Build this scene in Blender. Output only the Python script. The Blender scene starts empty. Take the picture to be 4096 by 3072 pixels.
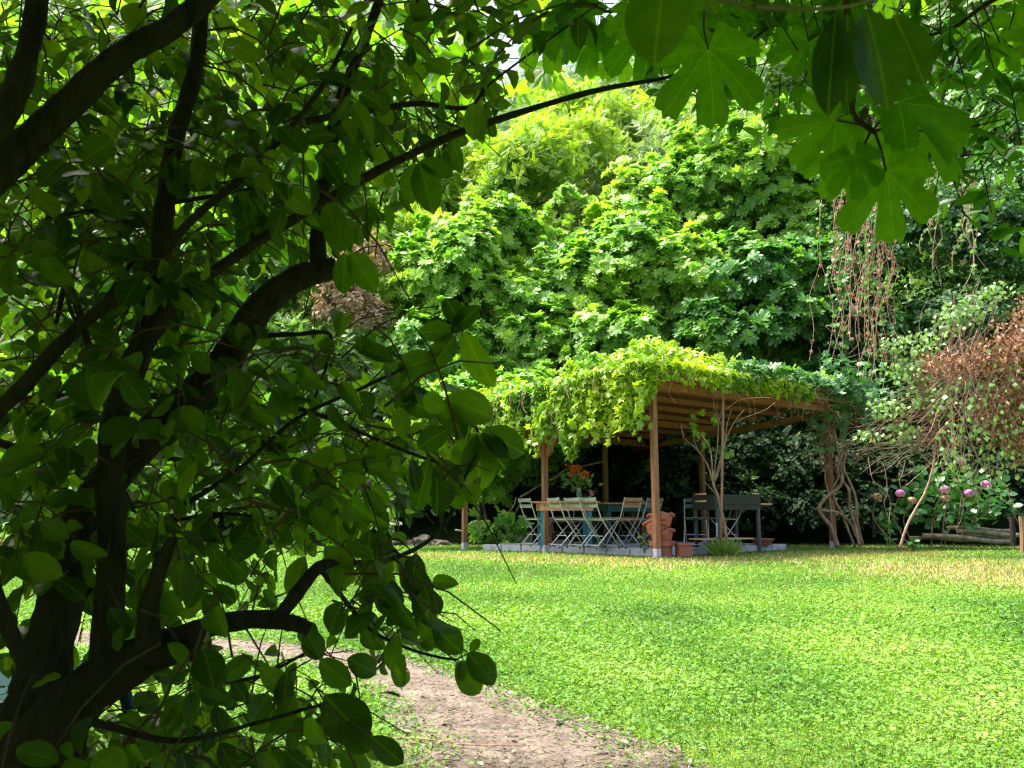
import bpy, math, random
import numpy as np
from mathutils import Vector, Matrix
random.seed(7); rng = np.random.default_rng(7)
R = math.radians
sc = bpy.context.scene
col = sc.collection

# ---------------------------------------------------------------- camera
F = 3300.0; HOR = 2045.0
PITCH = math.atan((HOR-1536)/F)
CAMZ = 0.70
cam_d = bpy.data.cameras.new('camera'); cam = bpy.data.objects.new('camera', cam_d); col.objects.link(cam)
cam.location = (0, 0, CAMZ); cam.rotation_euler = (R(90)+PITCH, 0, 0)
cam_d.sensor_width = 36; cam_d.lens = F/4096*36; cam_d.clip_end = 2000; cam_d.clip_start = 0.02
cam_d.dof.use_dof = True; cam_d.dof.focus_distance = 9.5; cam_d.dof.aperture_fstop = 15
sc.camera = cam
# ---------------------------------------------------------------- light
SUN = Vector((-0.40, 0.12, 0.91)).normalized()
w = bpy.data.worlds.new('World'); sc.world = w; w.use_nodes = True
nt = w.node_tree; bg = nt.nodes['Background']
sky = nt.nodes.new('ShaderNodeTexSky'); sky.sky_type = 'NISHITA'; sky.sun_disc = False
sky.sun_elevation = math.asin(SUN.z); sky.sun_rotation = math.atan2(SUN.x, SUN.y)
sky.dust_density = 8.0; sky.air_density = 1.0; sky.ozone_density = 1.0
nt.links.new(sky.outputs[0], bg.inputs[0]); bg.inputs[1].default_value = 0.15
sl = bpy.data.lights.new('sun', 'SUN'); sl.energy = 3.3; sl.angle = R(9); sl.color = (1, .95, .86)
so = bpy.data.objects.new('sun', sl); col.objects.link(so); so.location = (0, 0, 30)
so.rotation_euler = SUN.to_track_quat('Z', 'Y').to_euler()
sc.view_settings.view_transform = 'Standard'; sc.view_settings.look = 'None'
sc.view_settings.exposure = 1.8; sc.view_settings.gamma = 1.0
sc.render.engine = 'CYCLES'
sc.cycles.max_bounces = 7; sc.cycles.diffuse_bounces = 3; sc.cycles.transmission_bounces = 4; sc.cycles.glossy_bounces = 2
sc.cycles.transparent_max_bounces = 4
sc.cycles.pixel_filter_type = 'BLACKMAN_HARRIS'; sc.cycles.filter_width = 1.25

# ---------------------------------------------------------------- pixel <-> place
cp, sp = math.cos(PITCH), math.sin(PITCH)
def W(px, py, d):                       # pixel of the 4096 px photo and forward distance -> point
    u = (px-2048)/F; v = (1536-py)/F
    fw = cp - v*sp; up = sp + v*cp
    return Vector((u*d/fw, d, CAMZ + up*d/fw))
K = 4096/2212
def D(x, y, d): return W(x*K, y*K, d)   # the same with the 2212 px view of the photo
def proj(P):
    P = np.asarray(P, float); q = P - np.array([0, 0, CAMZ])
    fw = q[:, 1]*cp + q[:, 2]*sp; up = -q[:, 1]*sp + q[:, 2]*cp
    fs = np.where(np.abs(fw) < 1e-3, 1e-3, fw)
    return (2048 + F*q[:, 0]/fs)/K, (1536 - F*up/fs)/K, fw

def G(x, y):                            # height of the ground
    x = np.asarray(x, float); y = np.asarray(y, float)
    z = np.where(y < 12.3, -0.05*(12.3-y), 0.0)
    z = z + 0.012*np.sin(x*1.3+1)*np.cos(y*.9) - .035/(1+np.exp(-(y-10.5)*2))
    hs = 18.2 + 0.6*np.sin(x*.35)
    z = z + np.where(y > hs, np.minimum((y-hs)*0.70, 200) + .5*np.sin(x*.6)*np.minimum(1, (y-hs)/4), 0)
    z = z + np.where(y > hs, (y-hs)*.16*(np.clip((-x-6)/8, 0, 1)+np.clip((x-7)/8, 0, 1)), 0)
    z = z + np.where(y > 70, -(y-70)*.45, 0)
    return z
def g(x, y): return float(G(x, y))

# ---------------------------------------------------------------- materials
def newmat(name):
    m = bpy.data.materials.new(name); m.use_nodes = True
    n = m.node_tree; b = n.nodes['Principled BSDF']; return m, n, b
def ramp(n, stops):
    r = n.nodes.new('ShaderNodeValToRGB'); e = r.color_ramp.elements
    while len(e) < len(stops): e.new(.5)
    for i, (p, c) in enumerate(stops): e[i].position = p; e[i].color = (*c, 1)
    return r
def leafmat(name, cols, trans=.45, rough=.42, veins=None, spec=.5, tcol=1.5, obj_noise=None):
    m, n, b = newmat(name); L = n.links.new
    gi = n.nodes.new('ShaderNodeNewGeometry')
    r = ramp(n, [(i/(max(1, len(cols)-1)), c) for i, c in enumerate(cols)])
    src = gi.outputs['Random Per Island']
    if obj_noise:
        tc = n.nodes.new('ShaderNodeTexCoord'); nz = n.nodes.new('ShaderNodeTexNoise'); nz.inputs['Scale'].default_value = obj_noise
        nz.inputs['Detail'].default_value = 1
        L(tc.outputs['Object'], nz.inputs['Vector'])
        a = n.nodes.new('ShaderNodeMath'); a.operation = 'MULTIPLY_ADD'; a.inputs[1].default_value = .45
        s_ = n.nodes.new('ShaderNodeMath'); s_.operation = 'MULTIPLY_ADD'; s_.inputs[1].default_value = 2.2; s_.inputs[2].default_value = -.85
        L(nz.outputs['Fac'], s_.inputs[0]); L(src, a.inputs[0]); L(s_.outputs[0], a.inputs[2]); src = a.outputs[0]
    L(src, r.inputs[0]); colr = r.outputs[0]
    if veins:
        uv = n.nodes.new('ShaderNodeUVMap'); sep = n.nodes.new('ShaderNodeSeparateXYZ'); L(uv.outputs[0], sep.inputs[0])
        def M(op, a, b_=None):
            x = n.nodes.new('ShaderNodeMath'); x.operation = op
            for i, q in enumerate((a, b_)):
                if q is None: continue
                if isinstance(q, (int, float)): x.inputs[i].default_value = q
                else: L(q, x.inputs[i])
            return x.outputs[0]
        ax = M('ABSOLUTE', sep.outputs[0])
        if veins == 'oval':
            mid = M('LESS_THAN', ax, .014)
            t = M('FRACT', M('MULTIPLY', M('SUBTRACT', sep.outputs[1], M('MULTIPLY', ax, .9)), 8.0))
            side = M('LESS_THAN', t, .09)
            f = M('MAXIMUM', M('MULTIPLY', mid, .30), M('MULTIPLY', side, .08))
        else:
            ang = M('ABSOLUTE', M('ARCTAN2', sep.outputs[0], sep.outputs[1]))
            rad = M('SQRT', M('ADD', M('MULTIPLY', sep.outputs[0], sep.outputs[0]), M('MULTIPLY', sep.outputs[1], sep.outputs[1])))
            f = None
            for a0 in (0, .72, 1.55):
                dist = M('MULTIPLY', M('ABSOLUTE', M('SUBTRACT', ang, a0)), rad)
                ln = M('LESS_THAN', dist, .0055)
                sd = M('MULTIPLY', M('LESS_THAN', M('FRACT', M('MULTIPLY', M('SUBTRACT', rad, M('MULTIPLY', dist, 1.2)), 9.)), .06), M('LESS_THAN', dist, .2))
                q = M('MAXIMUM', M('MULTIPLY', ln, .55), M('MULTIPLY', sd, .16)); f = q if f is None else M('MAXIMUM', f, q)
        mx = n.nodes.new('ShaderNodeMix'); mx.data_type = 'RGBA'; L(f, mx.inputs[0]); L(colr, mx.inputs[6])
        c = cols[-1]; mx.inputs[7].default_value = (min(1, c[0]*1.6+.04), min(1, c[1]*1.35+.04), c[2]*1.4+.01, 1); colr = mx.outputs[2]
        nz2 = n.nodes.new('ShaderNodeTexNoise'); nz2.inputs['Scale'].default_value = 35; 
        bp = n.nodes.new('ShaderNodeBump'); bp.inputs['Strength'].default_value = .25; bp.inputs['Distance'].default_value = .004
        L(nz2.outputs['Fac'], bp.inputs['Height']); L(bp.outputs[0], b.inputs['Normal'])
    if veins:                                       # blemishes: small brown spots and paler blotches
        tc2 = n.nodes.new('ShaderNodeTexCoord'); sn = n.nodes.new('ShaderNodeTexNoise'); sn.inputs['Scale'].default_value = 60; sn.inputs['Detail'].default_value = 3; L(tc2.outputs['Object'], sn.inputs['Vector'])
        sr = ramp(n, [(.0, (.55, .62, .5)), (.42, (.9, .95, .9)), (.58, (1.1, 1.05, 1)), (.70, (1.25, 1.1, 1)), (.74, (1.6, .7, .6))]); L(sn.outputs['Fac'], sr.inputs[0])
        sm = n.nodes.new('ShaderNodeMix'); sm.data_type = 'RGBA'; sm.blend_type = 'MULTIPLY'; sm.inputs[0].default_value = .85; L(colr, sm.inputs[6]); L(sr.outputs[0], sm.inputs[7]); colr = sm.outputs[2]
    L(colr, b.inputs['Base Color']); b.inputs['Roughness'].default_value = rough; b.inputs['Specular IOR Level'].default_value = spec
    tr = n.nodes.new('ShaderNodeBsdfTranslucent')
    gm = n.nodes.new('ShaderNodeMix'); gm.data_type = 'RGBA'; gm.blend_type = 'MULTIPLY'; gm.inputs[0].default_value = 1
    L(colr, gm.inputs[6]); gm.inputs[7].default_value = (tcol*1.15, tcol*1.25, tcol*.35, 1); L(gm.outputs[2], tr.inputs[0])
    ms = n.nodes.new('ShaderNodeMixShader'); ms.inputs[0].default_value = trans
    L(b.outputs[0], ms.inputs[1]); L(tr.outputs[0], ms.inputs[2]); L(ms.outputs[0], n.nodes['Material Output'].inputs[0])
    return m
def noisemat(name, c1, c2, scale=8, rough=.8, stretch=(1, 1, 1), bump=.3, detail=6, dist=.01, c3=None, metal=0, spec=.4):
    m, n, b = newmat(name); L = n.links.new
    tc = n.nodes.new('ShaderNodeTexCoord'); mp = n.nodes.new('ShaderNodeMapping'); mp.inputs['Scale'].default_value = stretch
    nz = n.nodes.new('ShaderNodeTexNoise'); nz.inputs['Scale'].default_value = scale; nz.inputs['Detail'].default_value = detail
    L(tc.outputs['Object'], mp.inputs[0]); L(mp.outputs[0], nz.inputs['Vector'])
    st = [(.32, c1), (.68, c2)] if c3 is None else [(.3, c1), (.5, c2), (.7, c3)]
    r = ramp(n, st); L(nz.outputs['Fac'], r.inputs[0]); L(r.outputs[0], b.inputs['Base Color'])
    b.inputs['Roughness'].default_value = rough; b.inputs['Metallic'].default_value = metal; b.inputs['Specular IOR Level'].default_value = spec
    bp = n.nodes.new('ShaderNodeBump'); bp.inputs['Strength'].default_value = bump; bp.inputs['Distance'].default_value = dist
    L(nz.outputs['Fac'], bp.inputs['Height']); L(bp.outputs[0], b.inputs['Normal'])
    return m

M = {}
M['bark'] = noisemat('dark bark', (.003, .0025, .002), (.024, .02, .014), 38, .9, (1, 1, .3), 1, 10, .02, c3=(.008, .0065, .0045))
M['twig'] = noisemat('twig bark', (.04, .022, .014), (.09, .055, .035), 30, .8)
M['cutwood'] = noisemat('cut wood', (.12, .07, .045), (.22, .14, .09), 30, .8)
M['greybark'] = noisemat('grey bark', (.12, .10, .075), (.28, .24, .18), 12, .9, (1, 1, .3), .6)
M['vinebark'] = noisemat('vine bark', (.16, .10, .065), (.36, .26, .18), 18, .9, (1, 1, .3), .6)
M['deadstem'] = noisemat('dead stem', (.22, .13, .09), (.42, .28, .2), 18, .9)
M['wood'] = noisemat('stained wood', (.15, .06, .028), (.32, .15, .075), 6, .6, (6, 6, .5), .25, 6, .004)
M['woodpale'] = noisemat('weathered wood', (.17, .10, .055), (.32, .21, .13), 6, .7, (6, 6, .5), .25, 6, .004)
M['woodroof'] = noisemat('roof boards', (.07, .025, .012), (.15, .06, .03), 5, .7, (.6, 6, 6), .25, 6, .004)
M['pine'] = noisemat('pine wood', (.48, .27, .13), (.68, .43, .24), 5, .55, (1, 7, 7), .15, 5, .003)
M['tabletop'] = noisemat('table planks', (.3, .13, .06), (.52, .29, .16), 5, .55, (1, 7, 7), .2, 5, .004)
M['blue'] = noisemat('blue paint', (.03, .14, .2), (.06, .25, .32), 10, .5, bump=.15)
M['teal'] = noisemat('dark teal paint', (.01, .05, .05), (.02, .09, .085), 10, .5, bump=.15)
M['concrete'] = noisemat('concrete', (.26, .27, .29), (.46, .47, .5), 5, .9, c3=(.37, .38, .41), bump=.4)
M['paving'] = noisemat('paving', (.22, .22, .22), (.38, .38, .38), 5, .9)
M['chairslat'] = noisemat('sage painted slats', (.13, .17, .10), (.20, .24, .155), 8, .5, bump=.1)
M['chairslatdark'] = noisemat('green painted slats', (.06, .11, .09), (.1, .16, .13), 8, .5, bump=.1)
M['chairwood'] = noisemat('oiled slats', (.24, .13, .05), (.36, .2, .08), 8, .5, bump=.1)
M['metal'] = noisemat('light metal', (.38, .41, .43), (.5, .52, .54), 20, .35, bump=.05, metal=.3)
M['rubber'] = noisemat('black rubber', (.015, .015, .015), (.03, .03, .03), 20, .7)
M['bbq'] = noisemat('black enamel', (.006, .010, .011), (.016, .02, .022), 20, .45, bump=.1)
M['bbqleg'] = noisemat('grey blue enamel', (.035, .05, .07), (.06, .08, .10), 20, .45, bump=.1)
M['terracotta'] = noisemat('terracotta plastic', (.27, .08, .048), (.40, .135, .085), 9, .65, bump=.15)
M['claybrown'] = noisemat('brown plastic', (.24, .075, .045), (.36, .13, .08), 60, .6, bump=.6)
M['label'] = noisemat('paper label', (.6, .6, .62), (.8, .8, .8), 60, .7)
M['ink'] = noisemat('dark print', (.02, .02, .04), (.04, .04, .06), 10, .6)
M['soil'] = noisemat('soil', (.05, .03, .02), (.12, .08, .055), 20, .95, bump=.8)
M['stone'] = noisemat('stone', (.07, .055, .05), (.22, .18, .16), 4, .9, bump=.8, dist=.03)
M['glass'] = noisemat('green glass', (.10, .18, .10), (.2, .3, .2), 10, .15, bump=.02)
M['orange'] = leafmat('orange petals', [(.75, .12, .01), (.85, .22, .015)], .3)
M['pink'] = leafmat('pink petals', [(.55, .2, .25), (.7, .4, .4)], .3)
M['mauve'] = leafmat('mauve petals', [(.42, .12, .45), (.62, .28, .62)], .3, tcol=1.0)
M['driedflower'] = leafmat('dried petals', [(.22, .13, .08), (.4, .27, .18)], .2)
M['greentie'] = noisemat('green tie', (.01, .2, .15), (.02, .3, .2), 10, .5)
M['tealplastic'] = noisemat('teal plastic', (.003, .026, .03), (.005, .04, .045), 6, .6, bump=.05, spec=.15)
M['blackplastic'] = noisemat('black plastic', (.012, .012, .014), (.03, .03, .033), 6, .3, bump=.05)
# leaves
M['leafnear'] = leafmat('broad oval leaves', [(.012, .03, .003), (.035, .075, .005), (.07, .12, .007)], .60, .33, 'oval', spec=.4, tcol=3.1)
M['figleaf'] = leafmat('near fig leaves', [(.06, .155, .010), (.09, .21, .014), (.12, .24, .018)], .6, .5, 'fig', spec=.25, tcol=1.9)
M['laurel'] = leafmat('laurel leaves', [(.05, .15, .02), (.09, .22, .03)], .45, .35, 'oval', tcol=1.6)
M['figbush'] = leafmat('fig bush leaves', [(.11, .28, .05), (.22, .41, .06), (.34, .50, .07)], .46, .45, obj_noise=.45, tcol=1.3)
M['figdark'] = leafmat('shaded fig leaves', [(.04, .15, .045), (.09, .25, .05), (.17, .34, .05)], .35, .42, obj_noise=.5, tcol=1.2)  # darker copy of the fig leaves, with shade put into the colour
M['creeper'] = leafmat('creeper leaves', [(.13, .29, .03), (.26, .41, .03), (.42, .52, .04)], .45, .4, obj_noise=.8, tcol=1.3)
M['creeperdark'] = leafmat('blue green creeper leaves', [(.05, .16, .06), (.10, .25, .07)], .35, .4, tcol=1.2)
M['acacia'] = leafmat('acacia leaves', [(.15, .29, .04), (.25, .40, .05), (.38, .48, .07)], .45, .5, obj_noise=.4, tcol=1.3)
M['hazeleaf'] = leafmat('haze tinted leaves', [(.10, .20, .09), (.17, .29, .12), (.25, .36, .13)], .35, .6, obj_noise=.12, tcol=1.2)  # pale bluish tint puts distance haze into the leaf colour
M['ivy'] = leafmat('ivy leaves', [(.006, .022, .007), (.012, .04, .011), (.022, .065, .015)], .3, .6, spec=.2, tcol=1.1)  # shade behind the pergola is put into these near-black leaf colours
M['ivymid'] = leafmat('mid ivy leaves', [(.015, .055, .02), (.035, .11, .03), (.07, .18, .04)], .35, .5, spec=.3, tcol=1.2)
M['thuja'] = leafmat('thuja sprays', [(.02, .07, .02), (.05, .13, .03), (.08, .18, .035)], .3, .5, tcol=1.1)
M['deadleaf'] = leafmat('dead leaves', [(.13, .058, .036), (.26, .125, .075), (.40, .24, .16)], .3, .7, tcol=1.0)
M['deadpale'] = leafmat('pale dead leaves', [(.26, .17, .11), (.42, .3, .22)], .3, .8, tcol=.9)
M['bushleaf'] = leafmat('bush leaves', [(.08, .20, .07), (.16, .30, .09), (.22, .36, .07)], .4, .4, tcol=1.2)
M['hydleaf'] = leafmat('hydrangea leaves', [(.03, .12, .03), (.06, .2, .04)], .35, .4, tcol=1.2)
M['clover'] = leafmat('clover leaves', [(.05, .13, .03), (.09, .22, .03), (.17, .32, .05), (.25, .36, .09)], .33, .6, spec=.2, obj_noise=.5, tcol=1.1)
M['grassblade'] = leafmat('grass blades', [(.08, .20, .03), (.17, .30, .05), (.27, .36, .12)], .35, .4, tcol=1.2)
M['drygrass'] = leafmat('dry grass', [(.34, .24, .12), (.5, .38, .2), (.22, .26, .06)], .3, .7, tcol=1.0)
M['litter'] = leafmat('dry litter', [(.03, .02, .014), (.10, .065, .045), (.26, .19, .13), (.08, .10, .03), (.05, .035, .02)], .1, .8, tcol=1.0)
M['paleleaf'] = leafmat('fallen leaves', [(.13, .20, .09), (.24, .28, .18), (.14, .2, .06)], .2, .5, tcol=1.0)

# ---------------------------------------------------------------- mesh helpers
def tag(o, label=None, cat=None, group=None, kind=None):
    if label: o['label'] = label
    if cat: o['category'] = cat
    if group: o['group'] = group
    if kind: o['kind'] = kind
    return o
def empty(name, loc=(0, 0, 0), rz=0):
    o = bpy.data.objects.new(name, None); col.objects.link(o); o.location = loc; o.rotation_euler = (0, 0, rz); o.empty_display_size = .1
    return o
def link_mesh(me, name, mat, parent=None, smooth=False):
    o = bpy.data.objects.new(name, me); col.objects.link(o)
    me.materials.append(mat)
    if smooth:
        me.polygons.foreach_set('use_smooth', np.ones(len(me.polygons), bool))
    if parent: o.parent = parent
    return o
class MB:
    def __init__(s): s.v = []; s.f = []
    def box(s, c, size, rz=0, m=None):
        x, y, z = [q/2 for q in size]; b = len(s.v)
        T = m or (Matrix.Translation(Vector(c)) @ Matrix.Rotation(rz, 4, 'Z'))
        for dx, dy, dz in ((-x,-y,-z),(x,-y,-z),(x,y,-z),(-x,y,-z),(-x,-y,z),(x,-y,z),(x,y,z),(-x,y,z)):
            s.v.append(tuple(T @ Vector((dx, dy, dz))))
        for q in ((0,3,2,1),(4,5,6,7),(0,1,5,4),(1,2,6,5),(2,3,7,6),(3,0,4,7)): s.f.append([b+i for i in q])
        return s
    def bar(s, a, b_, wd, ht, up=(0, 0, 1)):      # rectangular bar between two points
        a = Vector(a); b_ = Vector(b_); y = (b_-a); Ln = y.length; y.normalize(); x = y.cross(Vector(up)).normalized(); z = x.cross(y)
        m = Matrix((x, y, z)).transposed().to_4x4(); m.translation = (a+b_)/2
        return s.box(None, (wd, Ln, ht), m=m)
    def tube(s, pts, rad, n=6, cap=True, wob=0):
        pts = [Vector(p) for p in pts]; k = len(pts)
        if not hasattr(rad, '__len__'): rad = [rad]*k
        b = len(s.v); prev = None
        for i, p in enumerate(pts):
            t = (pts[min(i+1, k-1)]-pts[max(i-1, 0)])
            t = t.normalized() if t.length > 1e-9 else Vector((0, 0, 1))
            if prev is None:
                a = t.orthogonal().normalized()
            else:
                a = prev - t*prev.dot(t); a = a.normalized() if a.length > 1e-6 else t.orthogonal().normalized()
            prev = a; c = t.cross(a)
            for j in range(n):
                an = 2*math.pi*j/n; rr = rad[i]*(1+(random.uniform(-wob, wob) if wob else 0))
                s.v.append(tuple(p + (a*math.cos(an)+c*math.sin(an))*rr))
        for i in range(k-1):
            for j in range(n):
                s.f.append([b+i*n+j, b+i*n+(j+1) % n, b+(i+1)*n+(j+1) % n, b+(i+1)*n+j])
        if cap:
            s.f.append([b+j for j in range(n)][::-1]); s.f.append([b+(k-1)*n+j for j in range(n)])
        return s
    def lathe(s, c, prof, n=20, fn=None):
        b = len(s.v); k = len(prof); c = Vector(c)
        for (r, z) in prof:
            for j in range(n):
                an = 2*math.pi*j/n; rr = r*(fn(an) if fn else 1)
                s.v.append(tuple(c+Vector((rr*math.cos(an), rr*math.sin(an), z))))
        for i in range(k-1):
            for j in range(n): s.f.append([b+i*n+j, b+i*n+(j+1) % n, b+(i+1)*n+(j+1) % n, b+(i+1)*n+j])
        s.f.append([b+j for j in range(n)][::-1]); s.f.append([b+(k-1)*n+j for j in range(n)])
        return s
    def build(s, name, mat, parent=None, smooth=False, bevel=0):
        me = bpy.data.meshes.new(name); me.from_pydata(s.v, [], s.f); me.update()
        o = link_mesh(me, name, mat, parent, smooth)
        if bevel:
            m = o.modifiers.new('bevel', 'BEVEL'); m.width = bevel; m.segments = 2; m.limit_method = 'ANGLE'
        return o
def smooth_path(pts, rads, sub=5):                # Catmull-Rom through the points
    P = [Vector(p) for p in pts]; P = [P[0]*2-P[1]]+P+[P[-1]*2-P[-2]]; o = []; r = []
    for i in range(1, len(P)-2):
        for k in range(sub):
            t = k/sub; a, b, c, d = P[i-1:i+3]
            o.append(.5*((2*b)+(c-a)*t+(2*a-5*b+4*c-d)*t*t+(3*b-a-3*c+d)*t**3)); r.append(rads[i-1]*(1-t)+rads[i]*t)
    o.append(P[-2]); r.append(rads[-1]); return o, r

# leaf templates: verts (x across, y along, z off the blade), faces, uv = (x,y)
def t_oval(segs=6, wd=.31, droop=.12, fold=.16, blunt=.5):
    v = []; f = []
    for i in range(segs+1):
        t = i/segs
        h = wd*(math.sin(math.pi*t**.85)**(.75)) if 0 < i < segs else 0.0
        z = -droop*(t**2)
        v.append((0, t, z))
        if 0 < i < segs:
            v.append((-h, t, z+fold*h)); v.append((h, t, z+fold*h))
    def idx(i, k):
        if i == 0: return 0
        if i == segs: return len(v)-1
        return 1+(i-1)*3+k
    for i in range(segs):
        for k in (1, 2):
            q = [idx(i, 0), idx(i, k), idx(i+1, k), idx(i+1, 0)]
            if k == 2: q = q[::-1]
            u = []
            for a in q:
                if a not in u: u.append(a)
            f.append(u)
    return np.array(v), f
def t_fig(detail=1, serr=0.0, cup=.12, deep=.5, curl=.1):
    lobes = [(-1.95, .42), (-1.5, .72), (-.74, .92), (0, 1.0), (.74, .92), (1.5, .72), (1.95, .42)]
    N = 18 if detail == 0 else 90
    angs = np.linspace(-2.75, 2.75, N); out = []
    for a in angs:
        r = .40
        for a0, rl in ((-1.55, .70), (-.74, .93), (0, 1.0), (.74, .93), (1.55, .70)):
            d = abs(a-a0); wd = .365
            x = min(1, d/wd)
            r = max(r, rl*(1-deep*x**5) if x < 1 else 0)
        if abs(a) > 1.8: r = max(r, .62 - (abs(a)-1.8)*.42)
        if serr: r *= 1+serr*math.sin(a*37)+serr*.5*math.sin(a*61+1)
        out.append((math.sin(a)*r, math.cos(a)*r))
    v = [(0, 0, 0)]; f = []
    def z(x, y):
        r = math.hypot(x, y); a = math.atan2(x, y)
        return -cup*r*r + curl*.5*r*math.cos(a*5.0)*(1 if detail else .6)
    if detail == 0:
        for x, y in out: v.append((x, y, z(x, y)))
        for i in range(1, N): f.append([0, i+1, i])
    else:
        for fr in (.4, .75, 1):
            for x, y in out: v.append((x*fr, y*fr, z(x*fr, y*fr)))
        for i in range(1, N):
            f.append([0, i+1, i])
            for k in range(2): f.append([k*N+i, k*N+i+1, (k+1)*N+i+1, (k+1)*N+i])
    return np.array(v), f
def t_diamond(wd=.3, mid=.45, droop=.1):
    return np.array([(0, 0, 0), (-wd, mid, .04), (0, 1, -droop), (wd, mid, .04)]), [[0, 3, 2, 1]]
def t_multi(parts):                                # parts: (x, y, angle, len, width)
    v = []; f = []
    for (x, y, a, l, wd) in parts:
        b = len(v); ca, sa = math.cos(a), math.sin(a)
        for (px, py, pz) in ((0, 0, 0), (-wd, .5, .04), (0, 1, -.12), (wd, .5, .04)):
            px *= l; py *= l; v.append((x+px*ca+py*sa, y-px*sa+py*ca, pz*l))
        f.append([b, b+3, b+2, b+1])
    return np.array(v), f
def t_ell(segs, wd, droop, fold, twist):
    v = [(0, 0, 0)]; f = []
    for i in range(1, segs):
        t = i/segs; h = wd*math.sin(math.pi*t**1.08)**.62; z = -droop*t*t; sx = twist*math.sin(t*3)
        v += [(sx, t, z), (sx-h*.55, t, z+fold*h*.35), (sx-h, t, z+fold*h+.018*math.sin(i*2.1)), (sx+h*.55, t, z+fold*h*.35), (sx+h, t, z+fold*h*.9+.018*math.sin(i*1.7+1))]
    v.append((twist*math.sin(3), 1.0, -droop)); L_ = len(v)-1
    def ix(i, k): return 0 if i == 0 else L_ if i == segs else 1+(i-1)*5+k
    for i in range(segs):
        for a, b in ((0, 1), (1, 2), (3, 0), (4, 3)):
            q = []
            for w_ in (ix(i, a), ix(i, b), ix(i+1, b), ix(i+1, a)):
                if w_ not in q: q.append(w_)
            if len(q) > 2: f.append(q)
    return np.array(v), f
def t_figlo():
    o = [(-2.7, .3), (-2.1, .52), (-1.75, .62), (-1.45, .82), (-1.25, .76), (-1.1, .50), (-.98, .74), (-.76, .98), (-.55, .84), (-.40, .54), (-.24, .88), (0, 1.08)]
    o = o+[(-a, r) for a, r in o[:-1][::-1]]; v = [(0, 0, 0)]+[(math.sin(a)*r, math.cos(a)*r, -.28*r*r+.07*math.cos(a*4.2)) for a, r in o]
    return np.array(v), [[0, i+1, i] for i in range(1, len(o))]
T_OVAL = t_oval(); T_OVALR = t_ell(10, .30, .16, .18, 0); T_CURL = t_ell(10, .30, .42, .75, .12); T_LAUREL = t_oval(7, .2, .12, .25)
T_FIGHI = t_fig(1, .035, .22, .8, .24); T_FIGLO = t_figlo()
T_DIA = t_diamond(); T_WIDE = t_diamond(.45, .5, .15); T_BLADE = t_diamond(.06, .3, .25)
T_PALM = t_multi([(0, 0, a, l, .27) for a, l in ((-1.5, .6), (-.75, .85), (0, 1), (.75, .85), (1.5, .6))])
T_PINN = t_multi([(0, .12*i, s*1.15, .26, .26) for i in range(1, 8) for s in (-1, 1)]+[(0, .95, 0, .26, .26)])
T_SPRAY = t_multi([(0, .13*i, s*.7, .42-.03*i, .2) for i in range(0, 7) for s in (-1, 1)]+[(0, .8, 0, .3, .2)])
T_TRIF = t_multi([(0, 0, a, 1, .42) for a in (-2.1, 0, 2.1)])
T_FLORET = t_multi([(0, 0, a, 1, .5) for a in (0, 1.57, 3.14, 4.71)])

def nrm(a): return a/np.maximum(1e-9, np.linalg.norm(a, axis=1, keepdims=True))
def leaves(name, tmpl, P, Y, N, S, mat, parent=None, uv=False, smooth=False, wid=None, origin=None):
    P = np.asarray(P, float); S = np.asarray(S, float)
    if origin is not None: P = P-np.asarray(origin)
    tv, tf = tmpl; n = len(P); k = len(tv)
    Y = nrm(np.asarray(Y, float)); X = nrm(np.cross(Y, np.asarray(N, float))); Z = np.cross(X, Y)
    wx = np.ones(n) if wid is None else wid
    V = (P[:, None, :] + S[:, None, None]*(X[:, None, :]*(tv[None, :, 0, None]*wx[:, None, None]) + Y[:, None, :]*tv[None, :, 1, None] + Z[:, None, :]*tv[None, :, 2, None])).reshape(-1, 3)
    flat = np.concatenate([np.array(q) for q in tf]); lens = np.array([len(q) for q in tf])
    li = (flat[None, :] + (np.arange(n)*k)[:, None]).ravel().astype(np.int32)
    ls = np.tile(lens, n); st = np.concatenate([[0], np.cumsum(ls)[:-1]]).astype(np.int32)
    me = bpy.data.meshes.new(name); me.vertices.add(len(V)); me.vertices.foreach_set('co', V.astype(np.float32).ravel())
    me.loops.add(len(li)); me.loops.foreach_set('vertex_index', li)
    me.polygons.add(len(ls)); me.polygons.foreach_set('loop_start', st)
    if uv:
        me.uv_layers.new(name='UVMap'); u = np.tile(tv[flat][:, :2], (n, 1)).astype(np.float32)
        me.uv_layers[0].data.foreach_set('uv', u.ravel())
    me.update(calc_edges=True); me.validate()
    return link_mesh(me, name, mat, parent, smooth)
def rdir(n):
    v = rng.normal(size=(n, 3)); return nrm(v)

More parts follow.
